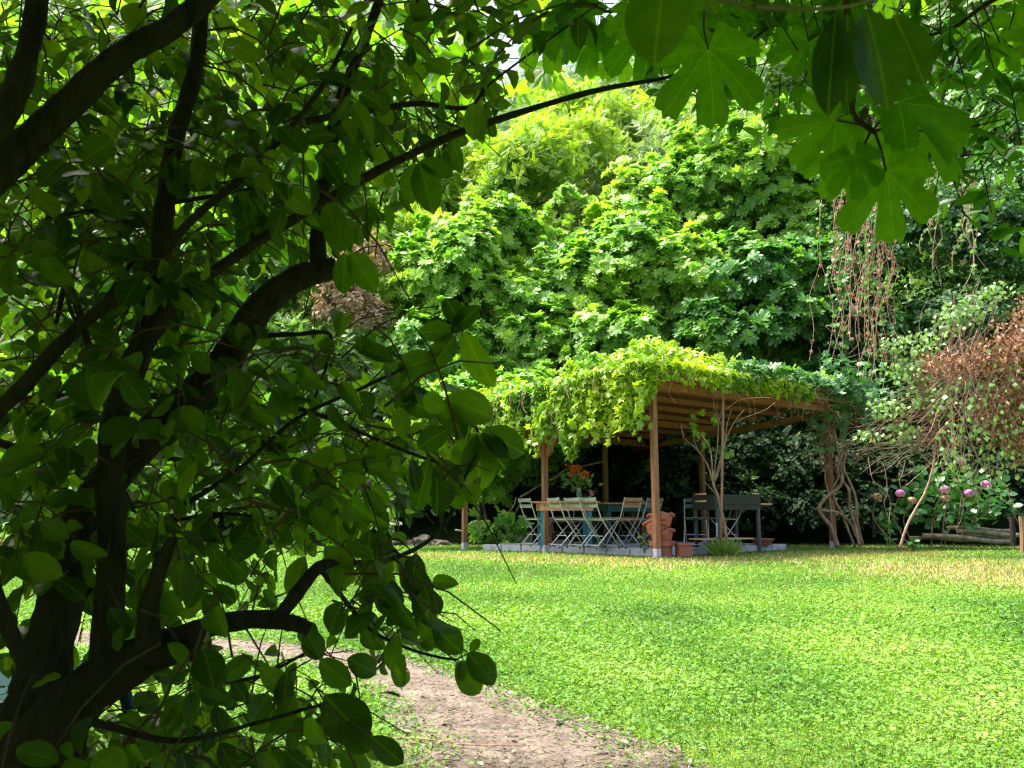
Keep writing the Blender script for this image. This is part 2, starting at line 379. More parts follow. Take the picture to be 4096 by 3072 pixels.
def crown_tips(blobs, per_m2, up=.5, shell=.16, low=-.55, lump=.22):
    """points just inside the skin of lumpy ellipsoids, with outward directions"""
    Ps = []; Ds = []
    for (c, r) in blobs:
        c = np.array(c); r = np.array(r if hasattr(r, '__len__') else (r, r, r), float)
        area = 4*math.pi*((r[0]*r[1])**1.6/3+(r[0]*r[2])**1.6/3+(r[1]*r[2])**1.6/3)**(1/1.6)
        n = int(area*per_m2); d = rdir(n); d = d[d[:, 2] > low]
        ph = rng.uniform(0, 6.28, 6)
        l = 1+lump*(np.sin(d[:, 0]*5+ph[0])*np.sin(d[:, 1]*5+ph[1])+.7*np.sin(d[:, 2]*7+ph[2]+d[:, 0]*4)+.4*np.sin(d[:, 0]*13+ph[3])*np.sin(d[:, 2]*12+ph[4]))
        rad = l*(1-np.abs(rng.normal(0, shell, len(d))))
        Ps.append(c+d*r*rad[:, None]); Ds.append(nrm(d/r)+np.array([0, 0, up]))
    return np.concatenate(Ps), nrm(np.concatenate(Ds))
def rosettes(P, A, k, size, spread=.9, jit=.25, sizej=.3):
    n = len(P); t = nrm(np.cross(A, rdir(n))); b = np.cross(A, t)
    Po = []; Yo = []; No = []; So = []
    for j in range(k):
        an = 2*math.pi*j/k+rng.uniform(-.5, .5, n)
        out = t*np.cos(an)[:, None]+b*np.sin(an)[:, None]
        Y = nrm(out*spread+A*(.45+rng.normal(0, .25, n))[:, None]+rng.normal(0, jit, (n, 3)))
        N = nrm(A-out*.3+rng.normal(0, jit, (n, 3)))
        Po.append(P+Y*size*.15); Yo.append(Y); No.append(N); So.append(size*(1+rng.uniform(-sizej, sizej, n)))
    return np.concatenate(Po), np.concatenate(Yo), np.concatenate(No), np.concatenate(So)
def above_ground(P, m=.02): return P[:, 2] > G(P[:, 0], P[:, 1])+m

def tree(name, label, cat, base, blobs, tmpl, mat, size, per, k=6, group=None, bark='greybark', tr=.12, stems=1, low=-.55, lump=.22, shell=.16, nlimb=None, up=.5):
    bx, by = base; bz = g(bx, by)-.1; sub = []
    for (c, r) in blobs:
        rr = (r if hasattr(r, '__len__') else (r, r, r))
        for _ in range(5):
            dd = rdir(1)[0]; dd[2] = abs(dd[2])*.9-.25; dd[1] = -abs(dd[1]); f_ = random.uniform(.32, .55)
            sub.append((tuple(np.array(c)+dd*np.array(rr)*.85), tuple(q*f_ for q in rr)))
    root = empty(name, (bx, by, bz)); o = np.array([bx, by, bz])
    tag(root, label, cat, group)
    mb = MB()
    for s in range(stems):
        c0 = Vector(blobs[0][0]); off = Vector((random.uniform(-.3, .3), random.uniform(-.3, .3), 0))*(stems > 1)
        start = off
        mid = start.lerp(c0-Vector(o), .55)+Vector((random.uniform(-.2, .2), random.uniform(-.2, .2), 0))
        for q, (c, r) in enumerate(blobs[s::stems]):
            e = Vector(c)-Vector(o)
            p, rr = smooth_path([start, mid*.5+start*.5, mid, e], [tr, tr*.85, tr*.65, tr*.3], 3)
            mb.tube(p, rr, 6, wob=.1)
            rmax = max(r) if hasattr(r, '__len__') else r
            for _ in range(nlimb if nlimb is not None else 7):
                dd = Vector(rdir(1)[0]); dd.z = abs(dd.z)*.8
                e2 = e+dd*rmax*.95; m2 = mid.lerp(e2, .5)+Vector((random.uniform(-.15, .15),)*3)
                p, rr = smooth_path([mid.lerp(e, .3), m2, e2], [tr*.4, tr*.25, tr*.07], 3); mb.tube(p, rr, 4)
    mb.build('trunk', M[bark], root, smooth=True)
    P, A = crown_tips(blobs, per*.8, up=up, low=low, lump=lump*1.4, shell=shell*1.3); P2, A2 = crown_tips(sub, per*.8, up=up, low=low, lump=.3, shell=.3)
    P = np.concatenate([P, P2]); A = np.concatenate([A, A2])
    ok = above_ground(P); P = P[ok]; A = A[ok]
    a = rosettes(P, A, k, size)
    leaves('crown', tmpl, *a, M[mat], root, origin=o)
    return root

# ---------------------------------------------------------------- terrain
def grid_mesh(name, xs, ys, fn, mat):
    X, Y = np.meshgrid(xs, ys); Z = fn(X, Y)
    V = np.stack([X, Y, Z], -1).reshape(-1, 3); nx = len(xs); f = []
    for j in range(len(ys)-1):
        for i in range(nx-1): f.append((j*nx+i, j*nx+i+1, (j+1)*nx+i+1, (j+1)*nx+i))
    me = bpy.data.meshes.new(name); me.from_pydata(V.tolist(), [], f); me.update()
    return link_mesh(me, name, mat, None, True)
def mat_lawn():
    m, n, b = newmat('lawn soil and moss'); L = n.links.new
    tc = n.nodes.new('ShaderNodeTexCoord')
    n1 = n.nodes.new('ShaderNodeTexNoise'); n1.inputs['Scale'].default_value = 22; n1.inputs['Detail'].default_value = 8
    L(tc.outputs['Object'], n1.inputs['Vector'])
    r = ramp(n, [(.3, (.05, .085, .012)), (.5, (.10, .17, .02)), (.7, (.17, .23, .05))]); L(n1.outputs['Fac'], r.inputs[0])
    sep = n.nodes.new('ShaderNodeSeparateXYZ'); L(tc.outputs['Object'], sep.inputs[0])
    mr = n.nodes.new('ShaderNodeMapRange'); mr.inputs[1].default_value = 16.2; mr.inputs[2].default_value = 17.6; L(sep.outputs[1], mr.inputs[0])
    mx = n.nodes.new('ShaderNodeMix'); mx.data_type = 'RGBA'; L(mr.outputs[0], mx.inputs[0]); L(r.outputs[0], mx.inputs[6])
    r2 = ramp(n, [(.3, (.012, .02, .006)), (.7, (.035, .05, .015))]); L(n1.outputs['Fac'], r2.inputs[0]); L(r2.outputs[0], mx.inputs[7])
    L(mx.outputs[2], b.inputs['Base Color']); b.inputs['Roughness'].default_value = 1; b.inputs['Specular IOR Level'].default_value = .05
    bp = n.nodes.new('ShaderNodeBump'); bp.inputs['Strength'].default_value = .8; bp.inputs['Distance'].default_value = .02
    L(n1.outputs['Fac'], bp.inputs['Height']); L(bp.outputs[0], b.inputs['Normal'])
    return m
xs = np.concatenate([np.linspace(-90, -15, 26), np.linspace(-14, 14, 57), np.linspace(15, 90, 26)])
ys = np.concatenate([np.linspace(-14, 0, 8), np.linspace(.5, 24, 48), np.linspace(25, 160, 60)])
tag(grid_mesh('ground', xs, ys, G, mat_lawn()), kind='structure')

def path_c(y):                                     # centre line of the trodden path, half width
    pts = [(2.5, 1.35, .75), (3.7, .75, .62), (4.6, .18, .50), (5.6, -.40, .42), (6.6, -1.0, .40), (7.4, -1.9, .40), (8.0, -3.2, .4), (8.4, -5.5, .4)]
    Y = [p[0] for p in pts]; return np.interp(y, Y, [p[1] for p in pts]), np.interp(y, Y, [p[2] for p in pts])
def path_dist(x, y):
    """signed distance-like measure: <1 inside the path"""
    pts = np.array([(.75, 2.4), (.20, 3.7), (-.06, 4.35), (-.36, 4.95), (-.72, 5.5), (-1.2, 5.95), (-1.9, 6.3), (-3.2, 6.6), (-6, 6.9)])
    hw = np.array([.56, .45, .36, .28, .22, .20, .20, .22, .24])
    best = np.full(np.shape(x), 9.)
    for i in range(len(pts)-1):
        a, b = pts[i], pts[i+1]; d = b-a; t = np.clip(((x-a[0])*d[0]+(y-a[1])*d[1])/(d@d), 0, 1)
        ds = np.hypot(x-a[0]-t*d[0], y-a[1]-t*d[1])/(hw[i]*(1-t)+hw[i+1]*t); best = np.minimum(best, ds)
    return best + .12*np.sin(x*5+y*3)*np.sin(y*7-x*2)+.07*np.sin(x*13)*np.sin(y*17)
m, n, b = newmat('trodden earth'); L = n.links.new
tc = n.nodes.new('ShaderNodeTexCoord'); n1 = n.nodes.new('ShaderNodeTexNoise'); n1.inputs['Scale'].default_value = 6; n1.inputs['Detail'].default_value = 10; n1.inputs['Roughness'].default_value = .7
L(tc.outputs['Object'], n1.inputs['Vector'])
r = ramp(n, [(.3, (.045, .034, .026)), (.5, (.12, .09, .072)), (.7, (.23, .185, .15))]); L(n1.outputs['Fac'], r.inputs[0])
vo = n.nodes.new('ShaderNodeTexVoronoi'); vo.feature = 'DISTANCE_TO_EDGE'; vo.inputs['Scale'].default_value = 11
nw = n.nodes.new('ShaderNodeMix'); nw.data_type = 'RGBA'; nw.inputs[0].default_value = .12; L(tc.outputs['Object'], nw.inputs[6]); L(n1.outputs['Color'], nw.inputs[7]); L(nw.outputs[2], vo.inputs['Vector'])
cr = ramp(n, [(0, (.45, .42, .4)), (.05, (1, 1, 1))]); L(vo.outputs['Distance'], cr.inputs[0])
mu = n.nodes.new('ShaderNodeMix'); mu.data_type = 'RGBA'; mu.blend_type = 'MULTIPLY'; mu.inputs[0].default_value = .8; L(r.outputs[0], mu.inputs[6]); L(cr.outputs[0], mu.inputs[7])
L(mu.outputs[2], b.inputs['Base Color']); b.inputs['Roughness'].default_value = .95
bp = n.nodes.new('ShaderNodeBump'); bp.inputs['Strength'].default_value = 1; bp.inputs['Distance'].default_value = .025; L(n1.outputs['Fac'], bp.inputs['Height']); L(bp.outputs[0], b.inputs['Normal'])
M['earth'] = m
def patch(name, x0, x1, y0, y1, step, inside, mat, dz):
    xs = np.arange(x0, x1, step); ys = np.arange(y0, y1, step); X, Y = np.meshgrid(xs, ys); ok = inside(X, Y)
    V = np.stack([X, Y, G(X, Y)+dz+.004*np.sin(X*31)*np.sin(Y*27)], -1).reshape(-1, 3); nx = len(xs); f = []
    q = ok[:-1, :-1] & ok[1:, :-1] & ok[:-1, 1:] & ok[1:, 1:]
    for j, i in zip(*np.nonzero(q)): f.append((j*nx+i, j*nx+i+1, (j+1)*nx+i+1, (j+1)*nx+i))
    used = sorted({a for t in f for a in t}); mp = {a: i for i, a in enumerate(used)}
    me = bpy.data.meshes.new(name); me.from_pydata(V[used].tolist(), [], [[mp[a] for a in t] for t in f]); me.update()
    return link_mesh(me, name, mat, None, True)
tag(patch('path', -6, 2.6, 2.2, 7.6, .05, lambda x, y: path_dist(x, y) < 1.55, M['earth'], .012), kind='structure')

def dryness(x, y):
    return np.exp(-(((x-6.7)/2.3)**2+((y-10.9)/1.6)**2))*1.15+np.exp(-((y-(12.15+np.abs(x-2)*.42))/.9)**2)*.86*((x > -1.7) & (x < 7.5))+.5*np.exp(-((y-16.4)/.8)**2)*(x > 4.5)+.12*np.sin(x*7+y*3)*np.sin(y*8-x*2)
M['drysoil'] = noisemat('dry soil and straw', (.13, .08, .045), (.42, .30, .17), 40, .95, bump=.8, c3=(.27, .2, .09))
tag(patch('dry_ground', -2.5, 11, 8.8, 17.6, .08, lambda x, y: dryness(x, y) > .42, M['drysoil'], .012), kind='structure')
# ---------------------------------------------------------------- pergola frame points
VN = Vector((-2.76, 1.8)); VR = Vector((2.86, 2.0))
def xy(px, d): return Vector(((px-2048)/F*d*1.0, d))
def gp(px, py, z):                                  # where the pixel's ray meets height z
    a = W(px, py, 1.0); dz = (a.z-CAMZ); t = (z-CAMZ)/dz; return Vector((a.x*t, t, z))
base_px = {'Pn': (2628, 2226), 'P1': (2181, 2208), 'P0': (1858, 2196), 'Pr': (3335, 2190)}
POST = {k_: gp(a, b_, .01) for k_, (a, b_) in base_px.items()}
# ---------------------------------------------------------------- patio
SL = {k_: gp(a, b_, .10) for k_, (a, b_) in {'N': (2612, 2196), 'L': (1926, 2177), 'R': (3150, 2176)}.items()}
far = SL['L']+SL['R']-SL['N']
mb = MB()
def slabpt(s, t, z): p = SL['N']+(SL['L']-SL['N'])*s+(SL['R']-SL['N'])*t; return Vector((p.x, p.y, z))
def prism(mb, pts, z0, z1):
    b = len(mb.v); n_ = len(pts)
    for z in (z0, z1):
        for p in pts: mb.v.append((p[0], p[1], z))
    mb.f.append([b+i for i in range(n_)][::-1]); mb.f.append([b+n_+i for i in range(n_)])
    for i in range(n_): mb.f.append([b+i, b+(i+1) % n_, b+n_+(i+1) % n_, b+n_+i])
NB = 8
for i in range(NB):
    for j in range(NB):
        e = .004
        s0, s1, t0, t1 = i/NB+e, (i+1)/NB-e, j/NB+e, (j+1)/NB-e
        zz = .10+random.uniform(-.003, .003)
        prism(mb, [slabpt(s0, t0, 0), slabpt(s1, t0, 0), slabpt(s1, t1, 0), slabpt(s0, t1, 0)][::-1], -.02, zz)
o = mb.build('patio', M['concrete'], bevel=.006); tag(o, kind='structure')

# ---------------------------------------------------------------- pergola
pg = empty('pergola', (POST['Pn'].x, POST['Pn'].y, 0)); PO = Vector((POST['Pn'].x, POST['Pn'].y, 0))
tag(pg, 'brown timber pergola with sloping roof standing over the paved patio', 'pergola')
Pn, P1, P0, Pr = POST['Pn'], POST['P1'], POST['P0'], POST['Pr']
depthv = Vector((Pr.x-Pn.x, Pr.y-Pn.y, 0))
def on_ray(p0, v, px):                              # point p0+s*v seen at column px
    u = (px-2048)/F*1.02; s = (u*p0.y-p0.x)/(v.x-u*v.y); return p0+v*s
Pb2 = on_ray(P1, depthv, 2791); Pb1 = on_ray(P0, depthv, 2412)
rowv = Vector((P0.x-Pn.x, P0.y-Pn.y, 0)); rl = rowv.length; rowd = rowv.normalized(); dpd = depthv.normalized()
ZH, ZL = 2.58, 2.12
def roofz(p): s = (Vector((p.x, p.y, 0))-PO).dot(rowd)/rl; return ZH+(ZL-ZH)*s
prot = math.radians(32)
for i, (p, wd) in enumerate(((Pn, .092), (P1, .088), (P0, .088), (Pb1, .088), (Pb2, .088), (Pr, .105))):
    q = p-PO; top = roofz(p)-.02
    po = MB().box((q.x, q.y, (.13+top)/2), (wd, wd, top-.13), prot+math.pi/2).build('post', M['wood'], pg, bevel=.006)
    MB().box((q.x, q.y, .045), (wd+.006, wd+.006, .17), prot+math.pi/2).build('concrete_foot', M['concrete'], po, bevel=.01)
def rp(s, t, dz=0):                                 # s 0..1 along the row from the near post, t 0..1 across
    v = Vector((Pn.x, Pn.y, 0))+Vector((rowv.x, rowv.y, 0))*s+depthv*t
    return Vector((v.x, v.y, ZH+(ZL-ZH)*s+dz))
def rl_(s, t, dz=0): return rp(s, t, dz)-PO
for s in (-.02, .55, 1.0):
    MB().bar(rl_(s, -.03, .09), rl_(s, 1.03, .09), .07, .13).build('cross_beam', M['wood'], pg, bevel=.004)
for t in (-.02, 1.0):
    MB().bar(rl_(-.05, t, .03), rl_(1.10, t, .03), .07, .12).build('long_beam', M['wood'], pg, bevel=.004)
mb = MB()
for i in range(9):
    s = -.04+i*.14
    mb.bar(rl_(s, -.05, .20), rl_(s, 1.04, .20), .05, .09)
o = mb.build('rafters', M['wood'], pg)
mb = MB(); nb = 26
for i in range(nb):
    t = -.06+1.11*i/nb
    mb.bar(rl_(-.07, t+.021, .258), rl_(1.15, t+.021, .258), 1.11*depthv.length/nb*.985, .02)
mb.build('roof_boards', M['woodroof'], pg)
MB().bar(rl_(-.08, -.065, .24), rl_(-.08, 1.055, .24), .025, .13).build('fascia', M['woodpale'], pg)
for p, dirs in ((P1, (rowd, -rowd)), (P0, (-rowd,))):
    q = Vector((p.x, p.y, 0))-PO
    for dd in dirs:
        a = q+dd*.05+Vector((0, 0, 1.66)); e = q+dd*.42; e.z = roofz(e+PO)+.0
        MB().bar(a, e, .06, .10).build('brace', M['wood'], pg)

# ---------------------------------------------------------------- creeper on the pergola roof
vt = empty('climbing_creeper', (PO.x, PO.y, 0)); tag(vt, 'lime green five fingered creeper draped over the pergola roof', 'creeper')
Ps = []; As = []
n = 9000
s = rng.uniform(-.08, 1.27, n); t = rng.uniform(-.09, 1.06, n)
hh = .27+.22*np.sin(s*7+1)*np.sin(t*6+1)+.16*np.sin(s*17)*np.sin(t*13)+.10*np.sin(s*3)
base = np.array([list(rp(a, b_, .28)) for a, b_ in zip(s, t)])
base[:, 2] += np.clip(hh, .05, .6)*rng.random(n)**.4*1.15
over = np.clip(s-1.08, 0, 1); base[:, 2] -= over*2.6*(.6+.6*rng.random(n))
Ps.append(base); As.append(np.tile([-.3, -.45, .85], (n, 1))+rng.normal(0, .3, (n, 3)))
n = 14000
s = rng.uniform(-.09, 1.26, n)
ln = .60+.20*np.sin(s*8+.5)+.18*np.sin(s*21+2)+.16*np.sin(s*47)+.10*np.sin(s*90); ln = np.clip(ln, .18, 1.1)*np.clip(.85+s*1.1, .7, 1.12)
q = rng.random(n)**.85*ln*1.1
base = np.array([list(rp(a, -.07, .42)) for a in s]); base[:, 2] -= q+np.clip(s-1.1, 0, 1)*.9
nv = np.array([-dpd.x, -dpd.y, 0]); base += nv*(.02+.34*rng.random(n)*np.sqrt(np.clip(ln*1.2-q, .04, 1)))[:, None]
Ps.append(base); As.append(np.tile(nv+np.array([0, 0, .6]), (n, 1))+rng.normal(0, .35, (n, 3)))
n = 3200
t = rng.uniform(-.2, .8, n); q = rng.random(n)*1.1
base = np.array([list(rp(1.2, a, .35)) for a in t]); rd = np.array([rowd.x, rowd.y, 0]); base[:, 2] -= q; base += rd*(.1+.35*rng.random(n))[:, None]
Ps.append(base); As.append(np.tile(rd+np.array([-.2, -.5, .5]), (n, 1))+rng.normal(0, .35, (n, 3)))
n = 900                                              # the fringe over the fascia
t = rng.uniform(-.08, .75, n); q = rng.random(n)**2*.30
base = np.array([list(rp(-.085, a, .36)) for a in t]); base[:, 2] -= q; base += np.array([-rowd.x, -rowd.y, 0])*(.02+.14*rng.random(n))[:, None]
Ps.append(base); As.append(np.tile(np.array([-rowd.x, -rowd.y, .6]), (n, 1))+rng.normal(0, .35, (n, 3)))
for _ in range(60):                                  # single trailing shoots
    a0 = random.uniform(-.08, 1.2); L0 = random.uniform(.7, 1.1); st_ = np.array(list(rp(a0, -.08, .3)))+nv*.2; k_ = 14
    q = np.linspace(.3, 1, k_)*L0; Ps.append(st_+np.stack([rng.normal(0, .03, k_)+q*random.uniform(-.2, .2), rng.normal(0, .03, k_), -q], 1)); As.append(np.tile(nv, (k_, 1))+rng.normal(0, .4, (k_, 3)))
for _ in range(70):                                  # shoots standing up off the roof
    a0, t0 = random.uniform(-.05, 1.1), random.uniform(-.05, 1); st_ = np.array(list(rp(a0, t0, .6))); k_ = 7
    q = np.linspace(0, 1, k_)*random.uniform(.12, .35); Ps.append(st_+np.stack([q*random.uniform(-.5, .5), q*random.uniform(-.5, .5), q], 1)); As.append(rng.normal(0, .5, (k_, 3))+np.array([0, 0, 1]))
P_ = np.concatenate(Ps); A_ = nrm(np.concatenate(As))
Pq, Yq, Nq, Sq = rosettes(P_, A_, 1, .095, spread=1.0, jit=.4)
Yq[:, 2] -= .45
leaves('leaves', T_PALM, Pq, Yq, Nq, Sq, M['creeper'], vt, origin=PO)
# darker creeper at the right end of the roof
n = 1500
s = rng.uniform(-.12, .08, n); t = rng.uniform(.35, 1.25, n)
base = np.array([list(rp(a, b_, .28)) for a, b_ in zip(s, t)]); base[:, 2] += rng.random(n)*.32-np.clip(t-1.05, 0, 1)*2.2*rng.random(n)
A_ = nrm(np.tile([-.2, -.5, .7], (n, 1))+rng.normal(0, .35, (n, 3)))
ct = empty('blue_green_creeper', (PO.x, PO.y, 0)); tag(ct, 'blue green creeper leaves along the right hand end of the pergola roof', 'creeper')
leaves('leaves', T_PALM, *rosettes(base, A_, 1, .14, spread=1, jit=.35), M['creeperdark'], ct, origin=PO)
def tangle(mb, a, b_, n, r, slack, rad, sub=4, sides=4):
    for _ in range(n):
        p = [Vector(a)+Vector([random.uniform(-r, r) for _ in range(3)])]
        e = Vector(b_)+Vector([random.uniform(-r, r) for _ in range(3)])
        m_ = 4
        for k_ in range(1, m_):
            p.append(p[0].lerp(e, k_/m_)+Vector([random.uniform(-slack, slack) for _ in range(3)]))
        p.append(e); rr = [rad*random.uniform(.6, 1.3)*(1-.6*k_/m_) for k_ in range(m_+1)]
        pts, rr = smooth_path(p, rr, sub); mb.tube(pts, rr, sides, cap=False)
mb = MB()
for i in range(46):                                # bare shoots hanging and lying along the roof's right edge
    t = random.uniform(-.05, 1.1); a = rl_(-.10, t, .30); 
    e = a+Vector((random.uniform(-.2, .25), random.uniform(-.2, .1), random.uniform(-.75, -.1)))
    tangle(mb, a, e, 1, .03, .07, .006)
for i in range(26):
    t = random.uniform(-.1, .9); tangle(mb, rl_(-.10, t, .33), rl_(-.10, min(1.15, t+random.uniform(.2, .5)), .35), 1, .05, .07, .008)
for i in range(30):
    s_ = random.uniform(0, 1.2); a = rl_(s_, -.18, .3); tangle(mb, a, a+Vector((random.uniform(-.15, .15), -.1, random.uniform(-.75, -.3))), 1, .04, .05, .004)
mb.build('stems', M['vinebark'], vt)

# ---------------------------------------------------------------- tables, bench, chairs
def table(name, label, c, rz, L_, Wd, H_, top, apron, leg, legt=.07, group=None):
    root = empty(name, (c[0], c[1], .10), rz); tag(root, label, 'table', group)
    mb = MB()
    for i in range(5):
        mb.box((0, -Wd/2+Wd/10+i*Wd/5, H_-.015), (L_, Wd/5-.006, .03))
    mb.build('tabletop', top, root, bevel=.003)
    for y in (-1, 1): MB().box((0, y*(Wd/2-.09), H_-.03-.065), (L_-.24, .025, .13)).build('apron', apron, root)
    for x in (-1, 1): MB().box((x*(L_/2-.12), 0, H_-.03-.065), (.025, Wd-.20, .13)).build('apron', apron, root)
    for x in (-1, 1):
        for y in (-1, 1): MB().box((x*(L_/2-.17), y*(Wd/2-.14), (H_-.16)/2), (legt, legt, H_-.16)).build('leg', leg, root, bevel=.004)
    return root
def q2(px, py, z): v = gp(px, py, z); return v
T1 = W(2262, 2050, 14.35)
trz = R(4)
tb1 = table('dining_table', 'wooden dining table with pale apron and blue painted legs behind the pergola post', (T1.x, T1.y+.35), trz, 1.15, .8, .77, M['tabletop'], M['pine'], M['blue'], .075)
T2 = W(2490, 2050, 15.4)
tb2 = table('dining_table', 'darker teal based table set against the right end of the blue legged table', (T2.x-.02, T2.y+.15), R(28), 1.25, .8, .755, M['tabletop'], M['teal'], M['teal'], .09)
# bench behind the tables
bp_ = W(2400, 2090, 15.2)
bn = empty('bench', (bp_.x, bp_.y+.75, .10), R(8)); tag(bn, 'low red brown wooden bench seen between the table legs', 'bench')
MB().box((0, 0, .42), (2.1, .30, .055)).build('seat', M['wood'], bn, bevel=.004)
for x in (-.9, .9): MB().box((x, 0, .20), (.06, .26, .39)).build('leg', M['wood'], bn)

def make_chair(name, slat):
    root = empty(name)
    wd = .20
    prof = [(-.265, .82), (-.235, .74), (-.20, .63), (-.165, .54), (-.125, .46), (.215, .012)]
    for sx in (-1, 1):
        mb = MB(); pts, rr = smooth_path([(sx*wd, y, z) for y, z in prof], [.0095]*len(prof), 3)
        mb.tube(pts, rr, 6); o = mb.build('leg', M['metal'], root, smooth=True)
        MB().tube([(sx*wd, .215, 0), (sx*wd, .205, .03)], .014, 8).build('foot_cap', M['rubber'], o)
        mb = MB().tube([(sx*(wd-.022), .20, .455), (sx*(wd-.022), -.235, .012)], .009, 6)
        o = mb.build('leg', M['metal'], root, smooth=True)
        MB().tube([(sx*(wd-.022), -.24, 0), (sx*(wd-.022), -.225, .03)], .014, 8).build('foot_cap', M['rubber'], o)
        MB().tube([(sx*(wd-.011), -.13, .455), (sx*(wd-.011), .22, .475)], .008, 6).build('seat_rail', M['metal'], root)
    for (y, z, w_) in ((.19, .045, wd), (-.205, .05, wd-.022), (-.105, .20, wd-.022), (-.125, .455, wd)):
        MB().tube([(-w_, y, z), (w_, y, z)], .0065, 6).build('stretcher', M['metal'], root)
    mb = MB()
    for i in range(7):
        y = -.11+i*.057; mb.box((0, y, .472+i*.003), (.40, .042, .014))
    mb.build('seat', slat, root, bevel=.003)
    for (y, z) in ((-.262, .785), (-.222, .685)):
        mb = MB(); m_ = Matrix.Translation((0, y+.002, z)) @ Matrix.Rotation(R(-18), 4, 'X'); mb.box(None, (.43, .012, .065), m=m_)
        mb.build('back_slat', slat, root, bevel=.003)
    return root
def copy_tree(o, parent=None):
    c = o.copy(); col.objects.link(c); c.parent = parent
    for ch in list(o.children): copy_tree(ch, c)
    return c
proto = {'sage': make_chair('folding_chair', M['chairslat']), 'dark': make_chair('folding_chair', M['chairslatdark']), 'wood': make_chair('folding_chair', M['chairwood'])}
usedc = set()
def chair(kind, px, pyfeet, rz, label, dist=None):
    o = proto[kind] if kind not in usedc else copy_tree(proto[kind]); usedc.add(kind)
    if dist: p = W(px, 2100, dist)
    else: p = gp(px, pyfeet, .10)
    o.location = (p.x, p.y, .103); o.rotation_euler = (0, 0, rz)
    tag(o, label, 'chair', 'folding slatted chairs round the tables')
# rz=0: the chair looks towards +y (away from the camera)
chair('sage', 2150, 2170, R(-62), 'sage green folding chair standing furthest left, clear of the table', 14.6)
chair('sage', 2268, 2174, R(-66), 'sage green folding chair half hidden behind the pergola post', 14.0)
chair('sage', 2262+76, 2176, R(-58), 'sage green folding chair, middle of the three tucked against the blue legged table', 13.9)
chair('sage', 2405, 2180, R(-60), 'sage green folding chair directly before the right blue table leg', 13.7)
chair('wood', 2490, 2178, R(38), 'folding chair with olive brown back slats turned left before the dark teal table', 13.9)
chair('wood', 2520, 2168, R(150), 'brown slatted folding chair on the far side of the dark teal table', 16.2)
chair('dark', 2575, 2172, R(42), 'dark green folding chair next to the near pergola post', 14.4)
chair('sage', 2250, 2168, R(170), 'folding chair on the far side of the blue legged table', 15.9)
chair('dark', 2785, 2172, R(165), 'dark green folding chair behind the left end of the barbecue', 14.3)
chair('sage', 2905, 2172, R(100), 'sage folding chair turned sideways behind the barbecue and the rose stems', 14.6)

# flowers on the table
ztop = .10+.77
vpos = Vector((T1.x+.27, T1.y+.40, ztop+.002))
v1 = empty('flower_vase', vpos); tag(v1, 'tall green glass vase of orange flowers standing on the dining table', 'vase')
MB().lathe((0, 0, 0), [(.035, 0), (.045, .02), (.05, .12), (.042, .2), (.055, .24), (.05, .24), (.038, .2), (.03, .19)], 16).build('vase', M['glass'], v1, smooth=True)
mb = MB(); fp = []
for i in range(16):
    a = random.uniform(0, 6.28); r_ = random.uniform(.05, .2); e = Vector((math.cos(a)*r_*1.05, math.sin(a)*r_*.6, random.uniform(.45, .60)))
    mb.tube([(0, 0, .05), (e.x*.4, e.y*.4, .3), e], .004, 4, cap=False); fp.append(e)
mb.build('stems', M['grassblade'], v1)
P_ = np.array([list(p) for p in fp for _ in range(9)])+rng.normal(0, .018, (16*9, 3))
leaves('petals', T_WIDE, P_, rdir(len(P_)), rdir(len(P_)), np.full(len(P_), .05), M['orange'], v1)
P_ = rng.normal(0, 1, (110, 3))*np.array([.11, .07, .07])+np.array([-.02, 0, .34]); P_[:, 2] = np.clip(P_[:, 2], .2, .45)
Yd = nrm(P_-np.array([0, 0, .2])); leaves('leaves', T_DIA, P_, Yd, rdir(110), np.full(110, .10), M['bushleaf'], v1)
v2 = empty('flower_vase', vpos+Vector((.19, -.02, 0))); tag(v2, 'small glass jar with pink flowers beside the orange bouquet', 'vase')
MB().lathe((0, 0, 0), [(.025, 0), (.032, .01), (.03, .07), (.022, .09), (.024, .1), (.018, .1), (.016, .09)], 14).build('jar', M['glass'], v2, smooth=True)
P_ = rng.normal(0, .022, (60, 3))+np.array([.03, 0, .13]); leaves('petals', T_WIDE, P_, rdir(60), rdir(60), np.full(60, .035), M['pink'], v2)
MB().tube([(0, 0, .03), (.01, 0, .08), (.03, 0, .13)], .004, 5).build('stem', M['grassblade'], v2)

# ---------------------------------------------------------------- barbecue
bq0 = gp(2876, 2212, .02)
bq = empty('barbecue', (bq0.x, bq0.y, -.02), R(33)); tag(bq, 'black charcoal barbecue on four legs with wooden handles and shelves', 'barbecue')
BL, BW, BT, BH = 1.12, .50, 1.0, .26
mb = MB()                                          # local x along the box, origin at the near left leg
mb.box((BL/2-.06, 0, BT-BH/2), (BL, .012, BH)); mb.box((BL/2-.06, BW, BT-BH/2), (BL, .012, BH))
mb.box((-.06, BW/2, BT-BH/2), (.012, BW+.012, BH)); mb.box((BL-.06, BW/2, BT-BH/2), (.012, BW+.012, BH)); mb.box((BL/2-.06, BW/2, BT-BH+.01), (BL-.02, BW-.02, .015))
mb.box((BL/2-.06, -.012, BT-BH*.62), (BL-.02, .01, .012))
mb.build('firebox', M['bbq'], bq, bevel=.004)
for (x, y) in ((0, .0), (0, BW), (BL-.13, 0), (BL-.13, BW)):
    lg = MB().box((x-(.0), y, (BT-BH+.02)/2+.005), (.055, .05, BT-BH+.02-.01)).build('leg', M['bbqleg'], bq, bevel=.003)
MB().box((.24+.10, BW/2, .26), (BL-.02, BW-.06, .02)).build('lower_shelf', M['pine'], bq)
MB().box((BL+.12, BW/2, BT-.155), (.33, BW-.06, .02)).build('side_shelf', M['pine'], bq)
mb = MB()
